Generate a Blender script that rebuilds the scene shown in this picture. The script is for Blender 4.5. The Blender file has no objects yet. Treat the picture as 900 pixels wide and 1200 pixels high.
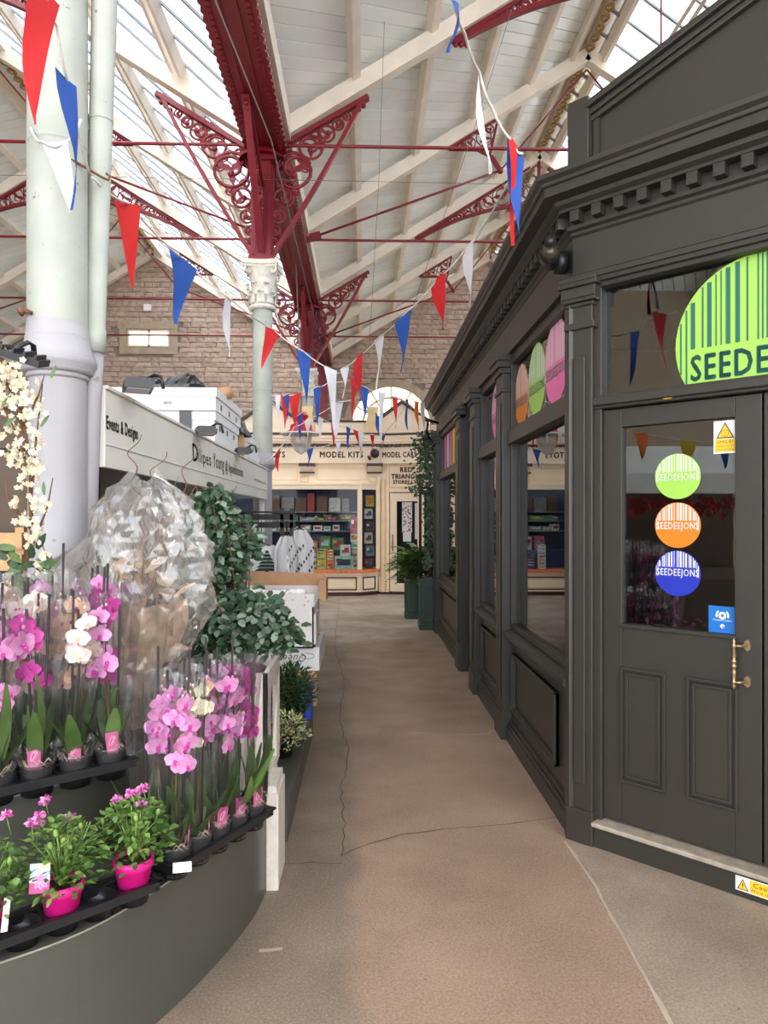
import bpy, math, random
from math import pi, sin, cos, sqrt
from mathutils import Vector, Matrix, noise

S = bpy.context.scene
C = S.collection
random.seed(7)

# ------------------------------------------------------------------ camera, sky, exposure
F, CX, CY, H = 832.0, 450.0, 608.0, 1.64
YAW = math.atan(24 / F)
cam_d = bpy.data.cameras.new('camera')
cam = bpy.data.objects.new('camera', cam_d)
C.objects.link(cam)
cam.location = (0, 0, H)
cam.rotation_euler = (pi / 2, 0, -YAW)
cam_d.sensor_fit = 'HORIZONTAL'
cam_d.sensor_width = 36
cam_d.lens = 36 * F / 900
cam_d.shift_y = 8 / 900
cam_d.clip_start = 0.05
S.camera = cam

W = bpy.data.worlds.new('overcast_sky')
S.world = W
W.use_nodes = True
nt = W.node_tree
bg = nt.nodes['Background']
tc = nt.nodes.new('ShaderNodeTexCoord')
nz = nt.nodes.new('ShaderNodeTexNoise')
nz.inputs['Scale'].default_value = 3.0
nz.inputs['Detail'].default_value = 5
rp = nt.nodes.new('ShaderNodeValToRGB')
rp.color_ramp.elements[0].position = 0.38
rp.color_ramp.elements[0].color = (0.66, 0.79, 1.0, 1)
rp.color_ramp.elements[1].position = 0.56
rp.color_ramp.elements[1].color = (1.0, 0.985, 0.96, 1)
nt.links.new(tc.outputs['Generated'], nz.inputs['Vector'])
nt.links.new(nz.outputs['Fac'], rp.inputs['Fac'])
nt.links.new(rp.outputs['Color'], bg.inputs['Color'])
bg.inputs['Strength'].default_value = 1.0

sun_d = bpy.data.lights.new('sun', 'SUN')
sun_d.energy = 0.9
sun_d.angle = math.radians(25)
sun_d.color = (1.0, 0.95, 0.87)
sun = bpy.data.objects.new('sun', sun_d)
sun.rotation_euler = (math.radians(38), math.radians(-22), 0)
C.objects.link(sun)

vs = S.view_settings
vs.view_transform = 'Standard'
vs.look = 'None'
vs.gamma = 1.0
vs.use_curve_mapping = False
vs.exposure = 2.72
S.cycles.max_bounces = 10
S.cycles.diffuse_bounces = 5
S.cycles.glossy_bounces = 5
S.cycles.transparent_max_bounces = 32
S.cycles.transmission_bounces = 8
S.cycles.caustics_reflective = False
S.cycles.caustics_refractive = False
S.cycles.use_denoising = True
S.cycles.sample_clamp_indirect = 6.0

# ------------------------------------------------------------------ pixel helpers (photo frame 900 x 1200)
_c, _s = cos(YAW), sin(YAW)
def dpt(u, v, d):
    x = (u - CX) / F; z = (CY - v) / F
    return Vector(((x * _c + _s) * d, (-x * _s + _c) * d, H + z * d))

# ------------------------------------------------------------------ materials
def lin(h):
    if isinstance(h, tuple):
        r = h
    else:
        h = h.lstrip('#'); r = tuple(int(h[i:i + 2], 16) / 255 for i in (0, 2, 4))
    return tuple(((c / 12.92) if c <= 0.04045 else ((c + 0.055) / 1.055) ** 2.4) for c in r)

MATS = {}
def mat(name, col, rough=0.6, metal=0.0, var=0.08, vscale=6.0, bump=0.0, bscale=40.0, spec=0.5,
        emit=0.0, orand=0.0, trans=0.0, coat=0.0, speck=None, sss=0.0):
    """Procedural principled material: colour noise, optional bump, per-object variation, specks of a second colour."""
    m = bpy.data.materials.new(name); m.use_nodes = True
    t = m.node_tree; n = t.nodes; L = t.links
    b = n['Principled BSDF']
    c = lin(col)
    tc = n.new('ShaderNodeTexCoord')
    no = n.new('ShaderNodeTexNoise'); no.inputs['Scale'].default_value = vscale; no.inputs['Detail'].default_value = 4
    L.new(tc.outputs['Object'], no.inputs['Vector'])
    r = n.new('ShaderNodeValToRGB')
    r.color_ramp.elements[0].position = 0.3; r.color_ramp.elements[1].position = 0.7
    r.color_ramp.elements[0].color = tuple(max(0, x * (1 - var)) for x in c) + (1,)
    r.color_ramp.elements[1].color = tuple(min(1, x * (1 + var)) for x in c) + (1,)
    L.new(no.outputs['Fac'], r.inputs['Fac'])
    out = r.outputs['Color']
    if speck:
        scol, sscale, sthr = speck
        n2 = n.new('ShaderNodeTexNoise'); n2.inputs['Scale'].default_value = sscale; n2.inputs['Detail'].default_value = 6
        n2.inputs['Roughness'].default_value = 0.7
        L.new(tc.outputs['Object'], n2.inputs['Vector'])
        r2 = n.new('ShaderNodeValToRGB')
        r2.color_ramp.elements[0].position = sthr; r2.color_ramp.elements[1].position = min(1, sthr + 0.04)
        r2.color_ramp.elements[0].color = (0, 0, 0, 1); r2.color_ramp.elements[1].color = (1, 1, 1, 1)
        L.new(n2.outputs['Fac'], r2.inputs['Fac'])
        mx = n.new('ShaderNodeMix'); mx.data_type = 'RGBA'
        L.new(r2.outputs['Color'], mx.inputs['Factor']); L.new(out, mx.inputs['A'])
        mx.inputs['B'].default_value = lin(scol) + (1,)
        out = mx.outputs['Result']
    if orand:
        oi = n.new('ShaderNodeObjectInfo')
        mr = n.new('ShaderNodeMapRange'); mr.inputs['To Min'].default_value = 1 - orand; mr.inputs['To Max'].default_value = 1 + orand
        L.new(oi.outputs['Random'], mr.inputs['Value'])
        hs = n.new('ShaderNodeHueSaturation'); L.new(mr.outputs['Result'], hs.inputs['Value']); L.new(out, hs.inputs['Color'])
        out = hs.outputs['Color']
    L.new(out, b.inputs['Base Color'])
    b.inputs['Roughness'].default_value = rough
    b.inputs['Metallic'].default_value = metal
    b.inputs['Specular IOR Level'].default_value = spec
    if coat: b.inputs['Coat Weight'].default_value = coat
    if trans: b.inputs['Transmission Weight'].default_value = trans
    if sss:
        b.inputs['Subsurface Weight'].default_value = sss; b.inputs['Subsurface Radius'].default_value = (0.02, 0.01, 0.01)
    if emit:
        L.new(out, b.inputs['Emission Color']); b.inputs['Emission Strength'].default_value = emit
    if bump:
        bn = n.new('ShaderNodeTexNoise'); bn.inputs['Scale'].default_value = bscale; bn.inputs['Detail'].default_value = 4
        L.new(tc.outputs['Object'], bn.inputs['Vector'])
        bp = n.new('ShaderNodeBump'); bp.inputs['Strength'].default_value = bump; bp.inputs['Distance'].default_value = 0.01
        L.new(bn.outputs['Fac'], bp.inputs['Height']); L.new(bp.outputs['Normal'], b.inputs['Normal'])
    MATS[name] = m
    return m

def glass_mat(name, tint=(1, 1, 1), refl=1.0, diffuse=0.0, rough=0.0, base=0.02, dcol=(0.9, 0.95, 1.0), bump=0.0, bscale=8, stretch=(1, 1, 1)):
    """thin sheet: straight-through transparency + fresnel mirror + a little dirt/diffuse"""
    m = bpy.data.materials.new(name); m.use_nodes = True
    t = m.node_tree; n = t.nodes; L = t.links
    n.remove(n['Principled BSDF']); o = n['Material Output']
    tr = n.new('ShaderNodeBsdfTransparent'); tr.inputs['Color'].default_value = tint + (1,)
    gl = n.new('ShaderNodeBsdfGlossy'); gl.inputs['Roughness'].default_value = rough
    lw = n.new('ShaderNodeFresnel'); lw.inputs['IOR'].default_value = 1.5
    ml = n.new('ShaderNodeMath'); ml.operation = 'MULTIPLY_ADD'; ml.use_clamp = True
    ml.inputs[1].default_value = refl; ml.inputs[2].default_value = base
    L.new(lw.outputs['Fac'], ml.inputs[0])
    mx = n.new('ShaderNodeMixShader'); L.new(ml.outputs['Value'], mx.inputs['Fac'])
    L.new(tr.outputs['BSDF'], mx.inputs[1]); L.new(gl.outputs['BSDF'], mx.inputs[2])
    last = mx
    if diffuse:
        df = n.new('ShaderNodeBsdfDiffuse'); df.inputs['Color'].default_value = dcol + (1,)
        ts = n.new('ShaderNodeBsdfTranslucent'); ts.inputs['Color'].default_value = dcol + (1,)
        ad = n.new('ShaderNodeMixShader'); ad.inputs['Fac'].default_value = 0.5
        L.new(df.outputs['BSDF'], ad.inputs[1]); L.new(ts.outputs['BSDF'], ad.inputs[2])
        m2 = n.new('ShaderNodeMixShader'); m2.inputs['Fac'].default_value = diffuse
        L.new(mx.outputs['Shader'], m2.inputs[1]); L.new(ad.outputs['Shader'], m2.inputs[2]); last = m2
    if bump:
        tc = n.new('ShaderNodeTexCoord'); bn = n.new('ShaderNodeTexNoise'); bn.inputs['Scale'].default_value = bscale
        mp_ = n.new('ShaderNodeMapping'); mp_.inputs['Scale'].default_value = stretch
        L.new(tc.outputs['Object'], mp_.inputs['Vector']); L.new(mp_.outputs['Vector'], bn.inputs['Vector'])
        bp = n.new('ShaderNodeBump'); bp.inputs['Strength'].default_value = bump; bp.inputs['Distance'].default_value = 0.02
        L.new(bn.outputs['Fac'], bp.inputs['Height'])
        L.new(bp.outputs['Normal'], gl.inputs['Normal'])
    L.new(last.outputs['Shader'], o.inputs['Surface'])
    MATS[name] = m
    return m

M_dark = mat('dark_shop_paint', '#322f29', 0.42, var=0.06, vscale=3, bump=0.08, bscale=60)
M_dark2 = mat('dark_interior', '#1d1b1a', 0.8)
M_wood_tread = mat('worn_tread_wood', '#a39788', 0.6, var=0.2, vscale=20)
M_red = mat('crimson_iron_paint', '#7c1824', 0.38, var=0.1, vscale=5, bump=0.1, bscale=30)
M_gold = mat('gilded_ornament', '#b8913a', 0.4, metal=0.5, var=0.2, vscale=30)
M_cream = mat('cream_timber_paint', '#eee3d3', 0.55, var=0.07, vscale=3, bump=0.1, bscale=30)
M_board = mat('pale_green_boarding', '#f3faf8', 0.22, var=0.04, vscale=1.2, bump=0.6, bscale=3.0, orand=0.05, spec=0.5)
M_deck = mat('roof_deck', '#3a3a36', 0.95)
M_roofglass = glass_mat('roof_glass', (0.97, 0.985, 1.0), 0.5, diffuse=0.07, bump=0.2)
M_bar = mat('glazing_bar_grey', '#84898d', 0.5)
M_colup = mat('iron_pale_green', '#a9aea4', 0.5, var=0.12, vscale=4, bump=0.12, bscale=25, speck=('#7d6a52', 22, 0.64))
M_collo = mat('iron_pale_lilac', '#a5a3a8', 0.5, var=0.05, vscale=4, bump=0.12, bscale=25, speck=('#8f867d', 16, 0.64))
M_capital = mat('capital_stone_paint', '#d8d4c9', 0.6, var=0.15, vscale=14, bump=0.3, bscale=40)
M_rust = mat('rusty_iron', '#6e4a30', 0.8, var=0.4, vscale=25)
M_mortar = mat('mortar', '#94867a', 0.95, var=0.12, vscale=4)
M_stone = mat('sandstone', '#b29c8c', 0.9, var=0.22, vscale=7, bump=0.5, bscale=16, orand=0.16)
M_stone2 = mat('dressed_stone', '#b3a08a', 0.85, var=0.12, vscale=5, bump=0.25, bscale=20)
M_shop = mat('cream_shop_paint', '#f8e4c9', 0.5, var=0.05, vscale=3)
M_shop2 = mat('ochre_trim_paint', '#e2c795', 0.5, var=0.08)
M_brown = mat('maroon_trim_paint', '#3d1f1d', 0.45)
M_orange = mat('orange_sill_tiles', '#d9804f', 0.5, var=0.25, vscale=18)
M_black = mat('black_plastic', '#1b1c1f', 0.38, var=0.1, vscale=10)
M_blackm = mat('black_metal', '#222021', 0.4, metal=0.2)
M_edge = mat('grey_edge_highlight', '#8a877c', 0.5, var=0.2, vscale=14)  # highlight along the step edges, painted in as a lighter grey
M_tray = mat('black_tray_plastic', '#1e1f22', 0.33, var=0.15, vscale=12)
M_tier = mat('tier_grey_paint', '#4b4b44', 0.4, var=0.08, vscale=3, bump=0.06, bscale=50, speck=('#8d8a80', 9, 0.745))
M_white = mat('white_paint', '#f2f0ec', 0.5, var=0.04)
M_whitew = mat('white_painted_wood', '#d8d0c6', 0.6, var=0.1, vscale=15, bump=0.2, bscale=60)
M_card = mat('white_card', '#dddbd9', 0.6, var=0.03, vscale=5)
M_kraft = mat('kraft_card', '#b98f6c', 0.8, var=0.1, vscale=10)
M_kiosk = mat('kiosk_off_white', '#dedbd2', 0.5, var=0.04, vscale=3)
M_kioskin = mat('kiosk_inner_brown', '#59493b', 0.7, var=0.12, vscale=4)
M_lilac = mat('kiosk_lilac_panel', '#d4d2d8', 0.6)
M_ink = mat('sign_ink', '#2a2826', 0.5)
M_inkbrown = mat('sign_ink_brown', '#4a2a22', 0.5)
M_paper = mat('crumpled_brown_paper', '#c9ad90', 0.8, var=0.3, vscale=16, bump=0.6, bscale=18)
M_pine = mat('pine_wood', '#c49a6c', 0.65, var=0.15, vscale=12)
M_green = mat('planter_green', '#15382c', 0.4, var=0.1)
M_soil = mat('potting_soil', '#3b2e24', 0.95, var=0.4, vscale=60, bump=0.6, bscale=90)
M_leafd = mat('leaf_dark_green', '#2e4a2a', 0.5, var=0.35, vscale=18, orand=0.25)
M_leafm = mat('leaf_mid_green', '#4c6d30', 0.5, var=0.35, vscale=18, orand=0.25)
M_leafl = mat('leaf_fresh_green', '#6f8d44', 0.5, var=0.3, vscale=20, orand=0.2)
M_euc = mat('eucalyptus_leaf', '#7f927f', 0.55, var=0.3, vscale=12, orand=0.3)
M_euc2 = mat('eucalyptus_leaf_dark', '#3f5a44', 0.5, var=0.3, vscale=12, orand=0.3)
M_varieg = mat('variegated_leaf', '#b9bd8a', 0.55, var=0.35, vscale=30)
M_orchleaf = mat('orchid_leaf', '#4c6631', 0.4, var=0.4, vscale=9, orand=0.4)
M_stake = mat('black_stake', '#241d1a', 0.6)
M_stem = mat('dark_stem', '#3a3a2a', 0.6, var=0.3, vscale=20)
M_twig = mat('brown_twig', '#6b4a34', 0.75, var=0.3, vscale=20)
M_twigp = mat('pale_twig', '#b9a48c', 0.75, var=0.2, vscale=20)
M_magenta = mat('petal_magenta', '#c8369f', 0.5, var=0.18, vscale=40, sss=0.1)
M_pink = mat('petal_pink', '#df96cb', 0.5, var=0.15, vscale=40, sss=0.1)
M_blush = mat('petal_blush', '#f9e3dc', 0.5, var=0.08, vscale=40, sss=0.1)
M_peach = mat('petal_peach', '#ecc3a2', 0.5, var=0.15, vscale=40, sss=0.1)
M_yellowp = mat('petal_cream_yellow', '#f3efcf', 0.5, var=0.12, vscale=40, sss=0.1)
M_deepmag = mat('orchid_lip', '#9c1a62', 0.5, var=0.2, vscale=40)
M_blossom = mat('blossom_cream', '#e6dcc2', 0.6, var=0.07, vscale=50, sss=0.1)
M_pinkpot = mat('hot_pink_pot', '#e01a86', 0.4, var=0.06)
M_pinktag = mat('pink_plant_tag', '#b84d83', 0.5, var=0.1, vscale=60)
M_tagline = mat('tag_line', '#f2c3d4', 0.5)
M_tagblue = mat('tag_sky_blue', '#bfe0ea', 0.5)
M_clear = glass_mat('clear_sleeve', (0.985, 0.985, 0.985), 0.42, diffuse=0.012, rough=0.05, base=0.005, bump=0.5, bscale=40, stretch=(1, 1, 0.06))
M_clearpot = glass_mat('clear_pot', (0.86, 0.86, 0.86), 0.9, diffuse=0.10, rough=0.06)
M_cello = glass_mat('cellophane', (0.96, 0.95, 0.93), 1.1, diffuse=0.14, rough=0.1, base=0.05, dcol=(0.98, 0.96, 0.93))
M_glass = glass_mat('shop_glass', (0.86, 0.9, 0.88), 1.5, base=0.02)
M_glass2 = glass_mat('display_glass', (0.94, 0.96, 0.95), 0.22, base=0.0)
M_lampglass = glass_mat('lamp_glass', (0.9, 0.9, 0.92), 0.8, diffuse=0.25)
M_lime = mat('lime_decal', '#9fd155', 0.4, var=0.01)
M_dkgreen = mat('dark_green_ink', '#22695a', 0.4, var=0.01)
M_dorange = mat('orange_decal', '#e07f1a', 0.4, var=0.01)
M_dblue = mat('blue_decal', '#1d2fae', 0.4, var=0.01)
M_dpink = mat('pink_decal', '#f06fb0', 0.4, var=0.01)
M_dwhite = mat('white_ink', '#f4f4f0', 0.4, var=0.01)
M_sblue = mat('sticker_blue', '#1671c4', 0.4, var=0.01)
M_syel = mat('sticker_yellow', '#f2c52e', 0.4, var=0.01)
M_brass = mat('aged_brass', '#a08a6a', 0.35, metal=0.8, var=0.1)
M_fred = mat('flag_red', '#c2171b', 0.75, var=0.04, bump=0.1, bscale=200)
M_fblue = mat('flag_blue', '#1a4a9c', 0.75, var=0.04, bump=0.1, bscale=200)
M_fwhite = mat('flag_white', '#d9d7db', 0.75, var=0.03, bump=0.1, bscale=200)
M_fyellow = mat('flag_yellow', '#e8c62e', 0.75, var=0.03)
M_forange = mat('flag_orange', '#e8772e', 0.75, var=0.03)
M_cord = mat('cord_off_white', '#d8d4cc', 0.8)
M_wire = mat('thin_wire', '#77746e', 0.6)
M_lampred = mat('lamp_red_enamel', '#b3182a', 0.3, var=0.05)
M_fanglass = mat('leaded_yellow_glass', '#f3f0b8', 0.4, var=0.15, vscale=4, emit=0.5)
M_paneglow = mat('lit_window_pane', '#f4ead6', 0.4, var=0.1, vscale=2, emit=0.45)
M_bluecrate = mat('blue_crate', '#1c3fb0', 0.45)
M_plasticbk = mat('black_polythene', '#17171a', 0.22, var=0.2, vscale=10)
M_fabric = mat('white_fabric', '#e9e9ec', 0.85, var=0.04, bump=0.1, bscale=120)
M_printg = mat('print_dark_green', '#23453c', 0.8)
M_lens = mat('lens_glass', '#3a3322', 0.1)
M_crack = mat('crack_dark', '#5a4a3e', 1.0)
M_crackl = mat('crack_light', '#b5a594', 1.0)
PAL = {}
for nme, hx in dict(red='#a83238', blue='#3d5f9c', green='#4d8a5a', orange='#e08338', yellow='#c9bd45', pale='#cfd6d2',
                    grey='#8d8f92', pink='#c4517f', teal='#9cc4bd', brown='#6d4a3a', white='#e6e6e6', navy='#24365f').items():
    PAL[nme] = mat('carton_' + nme, hx, 0.5, var=0.35, vscale=22)

def floor_mat():
    m = bpy.data.materials.new('aggregate_concrete'); m.use_nodes = True
    t = m.node_tree; n = t.nodes; L = t.links; b = n['Principled BSDF']
    g = n.new('ShaderNodeNewGeometry')
    sp = n.new('ShaderNodeSeparateXYZ'); L.new(g.outputs['Position'], sp.inputs[0])
    def noi(sc, det=4, ro=0.5):
        x = n.new('ShaderNodeTexNoise'); x.inputs['Scale'].default_value = sc; x.inputs['Detail'].default_value = det
        x.inputs['Roughness'].default_value = ro
        L.new(g.outputs['Position'], x.inputs['Vector']); return x.outputs['Fac']
    def ramp(fac, a, bb, ca, cb):
        r = n.new('ShaderNodeValToRGB'); r.color_ramp.elements[0].position = a; r.color_ramp.elements[1].position = bb
        r.color_ramp.elements[0].color = tuple(ca) + (1,); r.color_ramp.elements[1].color = tuple(cb) + (1,)
        L.new(fac, r.inputs['Fac']); return r.outputs['Color']
    def mix(f, a, bb, mode='MIX'):
        x = n.new('ShaderNodeMix'); x.data_type = 'RGBA'; x.blend_type = mode
        for sck, val in (('Factor', f), ('A', a), ('B', bb)):
            if hasattr(val, 'links'): L.new(val, x.inputs[sck])
            elif isinstance(val, float): x.inputs[sck].default_value = val
            else: x.inputs[sck].default_value = tuple(val) + (1,)
        return x.outputs['Result']
    def math_(op, a, bb, c=None):
        x = n.new('ShaderNodeMath'); x.operation = op
        for i, val in enumerate((a, bb, c)):
            if val is None: continue
            if hasattr(val, 'links'): L.new(val, x.inputs[i])
            else: x.inputs[i].default_value = val
        return x.outputs[0]
    tan = ramp(noi(1.1), 0.3, 0.7, lin('#907a69'), lin('#a9917e'))
    grey = ramp(noi(1.7), 0.3, 0.7, lin('#7b6d61'), lin('#928375'))
    wob = math_('MULTIPLY_ADD', noi(2.5, 5), 0.22, -0.11)
    edge = math_('ADD', math_('MULTIPLY_ADD', sp.outputs['Y'], 0.028, sp.outputs['X']), wob)
    f = ramp(edge, -0.05, 0.09, (0, 0, 0), (1, 1, 1))
    base = mix(f, grey, tan)
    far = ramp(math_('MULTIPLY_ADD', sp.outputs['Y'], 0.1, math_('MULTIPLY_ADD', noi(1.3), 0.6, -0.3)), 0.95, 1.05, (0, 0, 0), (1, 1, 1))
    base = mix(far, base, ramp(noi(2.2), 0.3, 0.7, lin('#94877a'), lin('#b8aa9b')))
    ap = ramp(math_('ADD', math_('MULTIPLY_ADD', sp.outputs['Y'], -0.03, sp.outputs['X']), -0.93), 0.0, 0.02, (0, 0, 0), (1, 1, 1))
    near = ramp(math_('MULTIPLY', sp.outputs['Y'], 0.1), 0.362, 0.37, (1, 1, 1), (0, 0, 0))
    ap = mix(1.0, ap, near, 'MULTIPLY')
    base = mix(ap, base, ramp(noi(2.0), 0.3, 0.7, lin('#8f8173'), lin('#a79889')))
    sp1 = ramp(noi(95, 3, 0.7), 0.42, 0.6, (0.78, 0.76, 0.74), (1.16, 1.14, 1.12))
    base = mix(0.8, base, sp1, 'MULTIPLY')
    chip = ramp(noi(150, 2, 0.5), 0.655, 0.70, (0, 0, 0), (1, 1, 1))
    base = mix(chip, base, lin('#b9a996'))
    dk = ramp(noi(60, 2, 0.5), 0.72, 0.75, (0, 0, 0), (1, 1, 1))
    base = mix(dk, base, lin('#5d4b40'))
    st = ramp(noi(0.9, 6, 0.65), 0.50, 0.70, (1, 1, 1), (0.72, 0.71, 0.70))
    base = mix(0.9, base, st, 'MULTIPLY')
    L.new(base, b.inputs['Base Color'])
    rr = ramp(noi(3, 4), 0.3, 0.7, (0.42,) * 3, (0.66,) * 3)
    L.new(rr, b.inputs['Roughness'])
    bp = n.new('ShaderNodeBump'); bp.inputs['Strength'].default_value = 0.25; bp.inputs['Distance'].default_value = 0.004
    L.new(noi(110, 3, 0.7), bp.inputs['Height']); L.new(bp.outputs['Normal'], b.inputs['Normal'])
    return m
M_floor = floor_mat()

# ------------------------------------------------------------------ mesh builder
def frame(o, x, y, z=(0, 0, 1)):
    m = Matrix.Identity(4)
    for i, a in enumerate((x, y, z)):
        for k in range(3): m[k][i] = a[k]
    for k in range(3): m[k][3] = o[k]
    return m

_txt = {}
def text_mesh(s):
    if s in _txt: return _txt[s]
    cu = bpy.data.curves.new('lettering', 'FONT'); cu.body = s; cu.size = 1; cu.space_character = 1.14; cu.resolution_u = 2
    ob = bpy.data.objects.new('lettering', cu); C.objects.link(ob)
    dg = bpy.context.evaluated_depsgraph_get(); dg.update()
    me = bpy.data.meshes.new_from_object(ob.evaluated_get(dg))
    vv = [tuple(v.co) for v in me.vertices]; ff = [tuple(p.vertices) for p in me.polygons]
    bpy.data.objects.remove(ob); bpy.data.meshes.remove(me); bpy.data.curves.remove(cu)
    x0 = min(v[0] for v in vv); x1 = max(v[0] for v in vv)
    y0 = min(v[1] for v in vv); y1 = max(v[1] for v in vv)
    # cap height 0..1 , width 0..1
    vv = [((v[0] - x0) / (x1 - x0), (v[1]) / 0.7) for v in vv]
    _txt[s] = (vv, ff)
    return _txt[s]

class MB:
    def __init__(s, xf=None):
        s.v = []; s.f = []; s.mi = []; s.sm = []; s.mats = []; s.xf = xf
    def add(s, vs, fs, m, smooth=False, xf=None):
        k = len(s.v)
        if m not in s.mats: s.mats.append(m)
        i = s.mats.index(m)
        for p in vs:
            p = Vector(p)
            if xf is not None: p = xf @ p
            if s.xf is not None: p = s.xf @ p
            s.v.append(p)
        for f in fs:
            s.f.append(tuple(k + q for q in f)); s.mi.append(i); s.sm.append(smooth)
        return s
    def box(s, x0, x1, y0, y1, z0, z1, m, xf=None):
        vs = [(x, y, z) for z in (z0, z1) for y in (y0, y1) for x in (x0, x1)]
        return s.add(vs, [(0, 2, 3, 1), (4, 5, 7, 6), (0, 1, 5, 4), (2, 6, 7, 3), (0, 4, 6, 2), (1, 3, 7, 5)], m, xf=xf)
    def bar(s, p0, p1, w, h, m, up=(0, 0, 1)):
        p0 = Vector(p0); p1 = Vector(p1); d = (p1 - p0).normalized(); up = Vector(up)
        r = d.cross(up).normalized(); u = r.cross(d)
        vs = [p + r * a * w / 2 + u * b * h / 2 for p in (p0, p1) for b in (-1, 1) for a in (-1, 1)]
        return s.add(vs, [(0, 2, 3, 1), (4, 5, 7, 6), (0, 1, 5, 4), (2, 6, 7, 3), (0, 4, 6, 2), (1, 3, 7, 5)], m)
    def tube(s, pts, r, m, n=6, cap=True, smooth=True):
        pts = [Vector(p) for p in pts]; N = len(pts)
        rs = r if isinstance(r, (list, tuple)) else [r] * N
        ref = None; vs = []; fs = []
        for i, p in enumerate(pts):
            d = (pts[min(i + 1, N - 1)] - pts[max(i - 1, 0)])
            if d.length < 1e-9: d = Vector((0, 0, 1))
            d.normalize()
            if ref is None:
                ref = d.orthogonal().normalized()
            ref = (ref - d * ref.dot(d))
            if ref.length < 1e-6: ref = d.orthogonal()
            ref.normalize(); b = d.cross(ref)
            for k in range(n):
                a = 2 * pi * k / n
                vs.append(p + (ref * cos(a) + b * sin(a)) * rs[i])
        for i in range(N - 1):
            for k in range(n):
                fs.append((i * n + k, i * n + (k + 1) % n, (i + 1) * n + (k + 1) % n, (i + 1) * n + k))
        if cap:
            fs.append(tuple(range(n - 1, -1, -1))); fs.append(tuple((N - 1) * n + k for k in range(n)))
        return s.add(vs, fs, m, smooth)
    def lathe(s, prof, c, m, n=24, smooth=True, a0=0, a1=2 * pi, xf=None):
        full = abs(a1 - a0 - 2 * pi) < 1e-6; K = n if full else n + 1
        vs = []; fs = []
        for (r, z) in prof:
            for k in range(K):
                a = a0 + (a1 - a0) * k / n
                vs.append((c[0] + r * cos(a), c[1] + r * sin(a), c[2] + z))
        for i in range(len(prof) - 1):
            for k in range(n):
                fs.append((i * K + k, i * K + (k + 1) % K, (i + 1) * K + (k + 1) % K, (i + 1) * K + k))
        return s.add(vs, fs, m, smooth, xf)
    def prism(s, poly, y0, y1, m, xf=None):
        """polygon in local x,z extruded along local y"""
        n = len(poly)
        vs = [(p[0], y0, p[1]) for p in poly] + [(p[0], y1, p[1]) for p in poly]
        fs = [tuple(range(n)), tuple(range(2 * n - 1, n - 1, -1))] + [(i, i + n, (i + 1) % n + n, (i + 1) % n) for i in range(n)]
        return s.add(vs, fs, m, xf=xf)
    def slab(s, poly, z0, z1, m, mtop=None):
        """polygon in x,y (ccw) extruded in z"""
        n = len(poly)
        vs = [(p[0], p[1], z0) for p in poly] + [(p[0], p[1], z1) for p in poly]
        s.add(vs, [tuple(range(n - 1, -1, -1))] + [(i, (i + 1) % n, (i + 1) % n + n, i + n) for i in range(n)], m)
        s.add(vs[n:], [tuple(range(n))], mtop or m)
        return s
    def sphere(s, c, r, m, n=10, k=6, sc=(1, 1, 1)):
        pr = []
        for i in range(k + 1):
            a = -pi / 2 + pi * i / k; pr.append((max(1e-4, cos(a)) * r, sin(a) * r))
        xf = Matrix.Translation(c) @ Matrix.Diagonal((sc[0], sc[1], sc[2], 1))
        return s.lathe(pr, (0, 0, 0), m, n, True, xf=xf)
    def ring(s, x0, x1, z0, z1, w, y0, y1, m, xf=None):
        """rectangular picture-frame in local x,z"""
        s.box(x0, x1, y0, y1, z0, z0 + w, m, xf); s.box(x0, x1, y0, y1, z1 - w, z1, m, xf)
        s.box(x0, x0 + w, y0, y1, z0 + w, z1 - w, m, xf); s.box(x1 - w, x1, y0, y1, z0 + w, z1 - w, m, xf)
        return s
    def disc(s, cx, cz, r, y, m, n=40, xf=None, zmin=None, zmax=None):
        ps = []
        for k in range(n):
            a = 2 * pi * k / n; z = cz + r * sin(a)
            if zmin is not None: z = max(z, zmin)
            if zmax is not None: z = min(z, zmax)
            ps.append((cx + r * cos(a), y, z))
        return s.add(ps, [tuple(range(n))], m, xf=xf)
    def quadxz(s, x0, x1, z0, z1, y, m, xf=None):
        return s.add([(x0, y, z0), (x1, y, z0), (x1, y, z1), (x0, y, z1)], [(0, 1, 2, 3)], m, xf=xf)
    def text(s, st, x, z, w, h, y, m, xf=None, shear=0.0, slope=0.0, bold=0.0):
        """lettering in local x,z plane facing -y; w total width, h cap height"""
        vv, ff = text_mesh(st)
        for bx, bz in (((0, 0),) if not bold else ((-bold, 0), (bold, 0), (0, bold), (0, -bold), (0, 0))):
            s.add([(x + w * a + shear * h * b + bx, y, z + h * b + slope * a + bz) for a, b in vv], ff, m, xf=xf)
        return s
    def leaf(s, p, d, nrm, Ln, Wd, m, bend=0.25, seg=3):
        p = Vector(p); d = Vector(d).normalized(); nrm = Vector(nrm)
        sd = d.cross(nrm)
        if sd.length < 1e-5: sd = d.orthogonal()
        sd.normalize(); up = sd.cross(d)
        vs = []; fs = []
        for i in range(seg + 1):
            t = i / seg; w = Wd / 2 * (sin(pi * (0.12 + 0.83 * t)) ** 0.8)
            c = p + d * Ln * t - up * bend * Ln * t * t
            vs += [c - sd * w, c + up * w * -0.25, c + sd * w]
        for i in range(seg):
            a = i * 3
            fs += [(a, a + 1, a + 4, a + 3), (a + 1, a + 2, a + 5, a + 4)]
        return s.add(vs, fs, m, True)
    def mesh(s, name):
        me = bpy.data.meshes.new(name)
        me.from_pydata([tuple(v) for v in s.v], [], s.f)
        for m in s.mats: me.materials.append(m)
        me.polygons.foreach_set('material_index', s.mi)
        me.polygons.foreach_set('use_smooth', s.sm)
        me.update()
        return me
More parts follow.
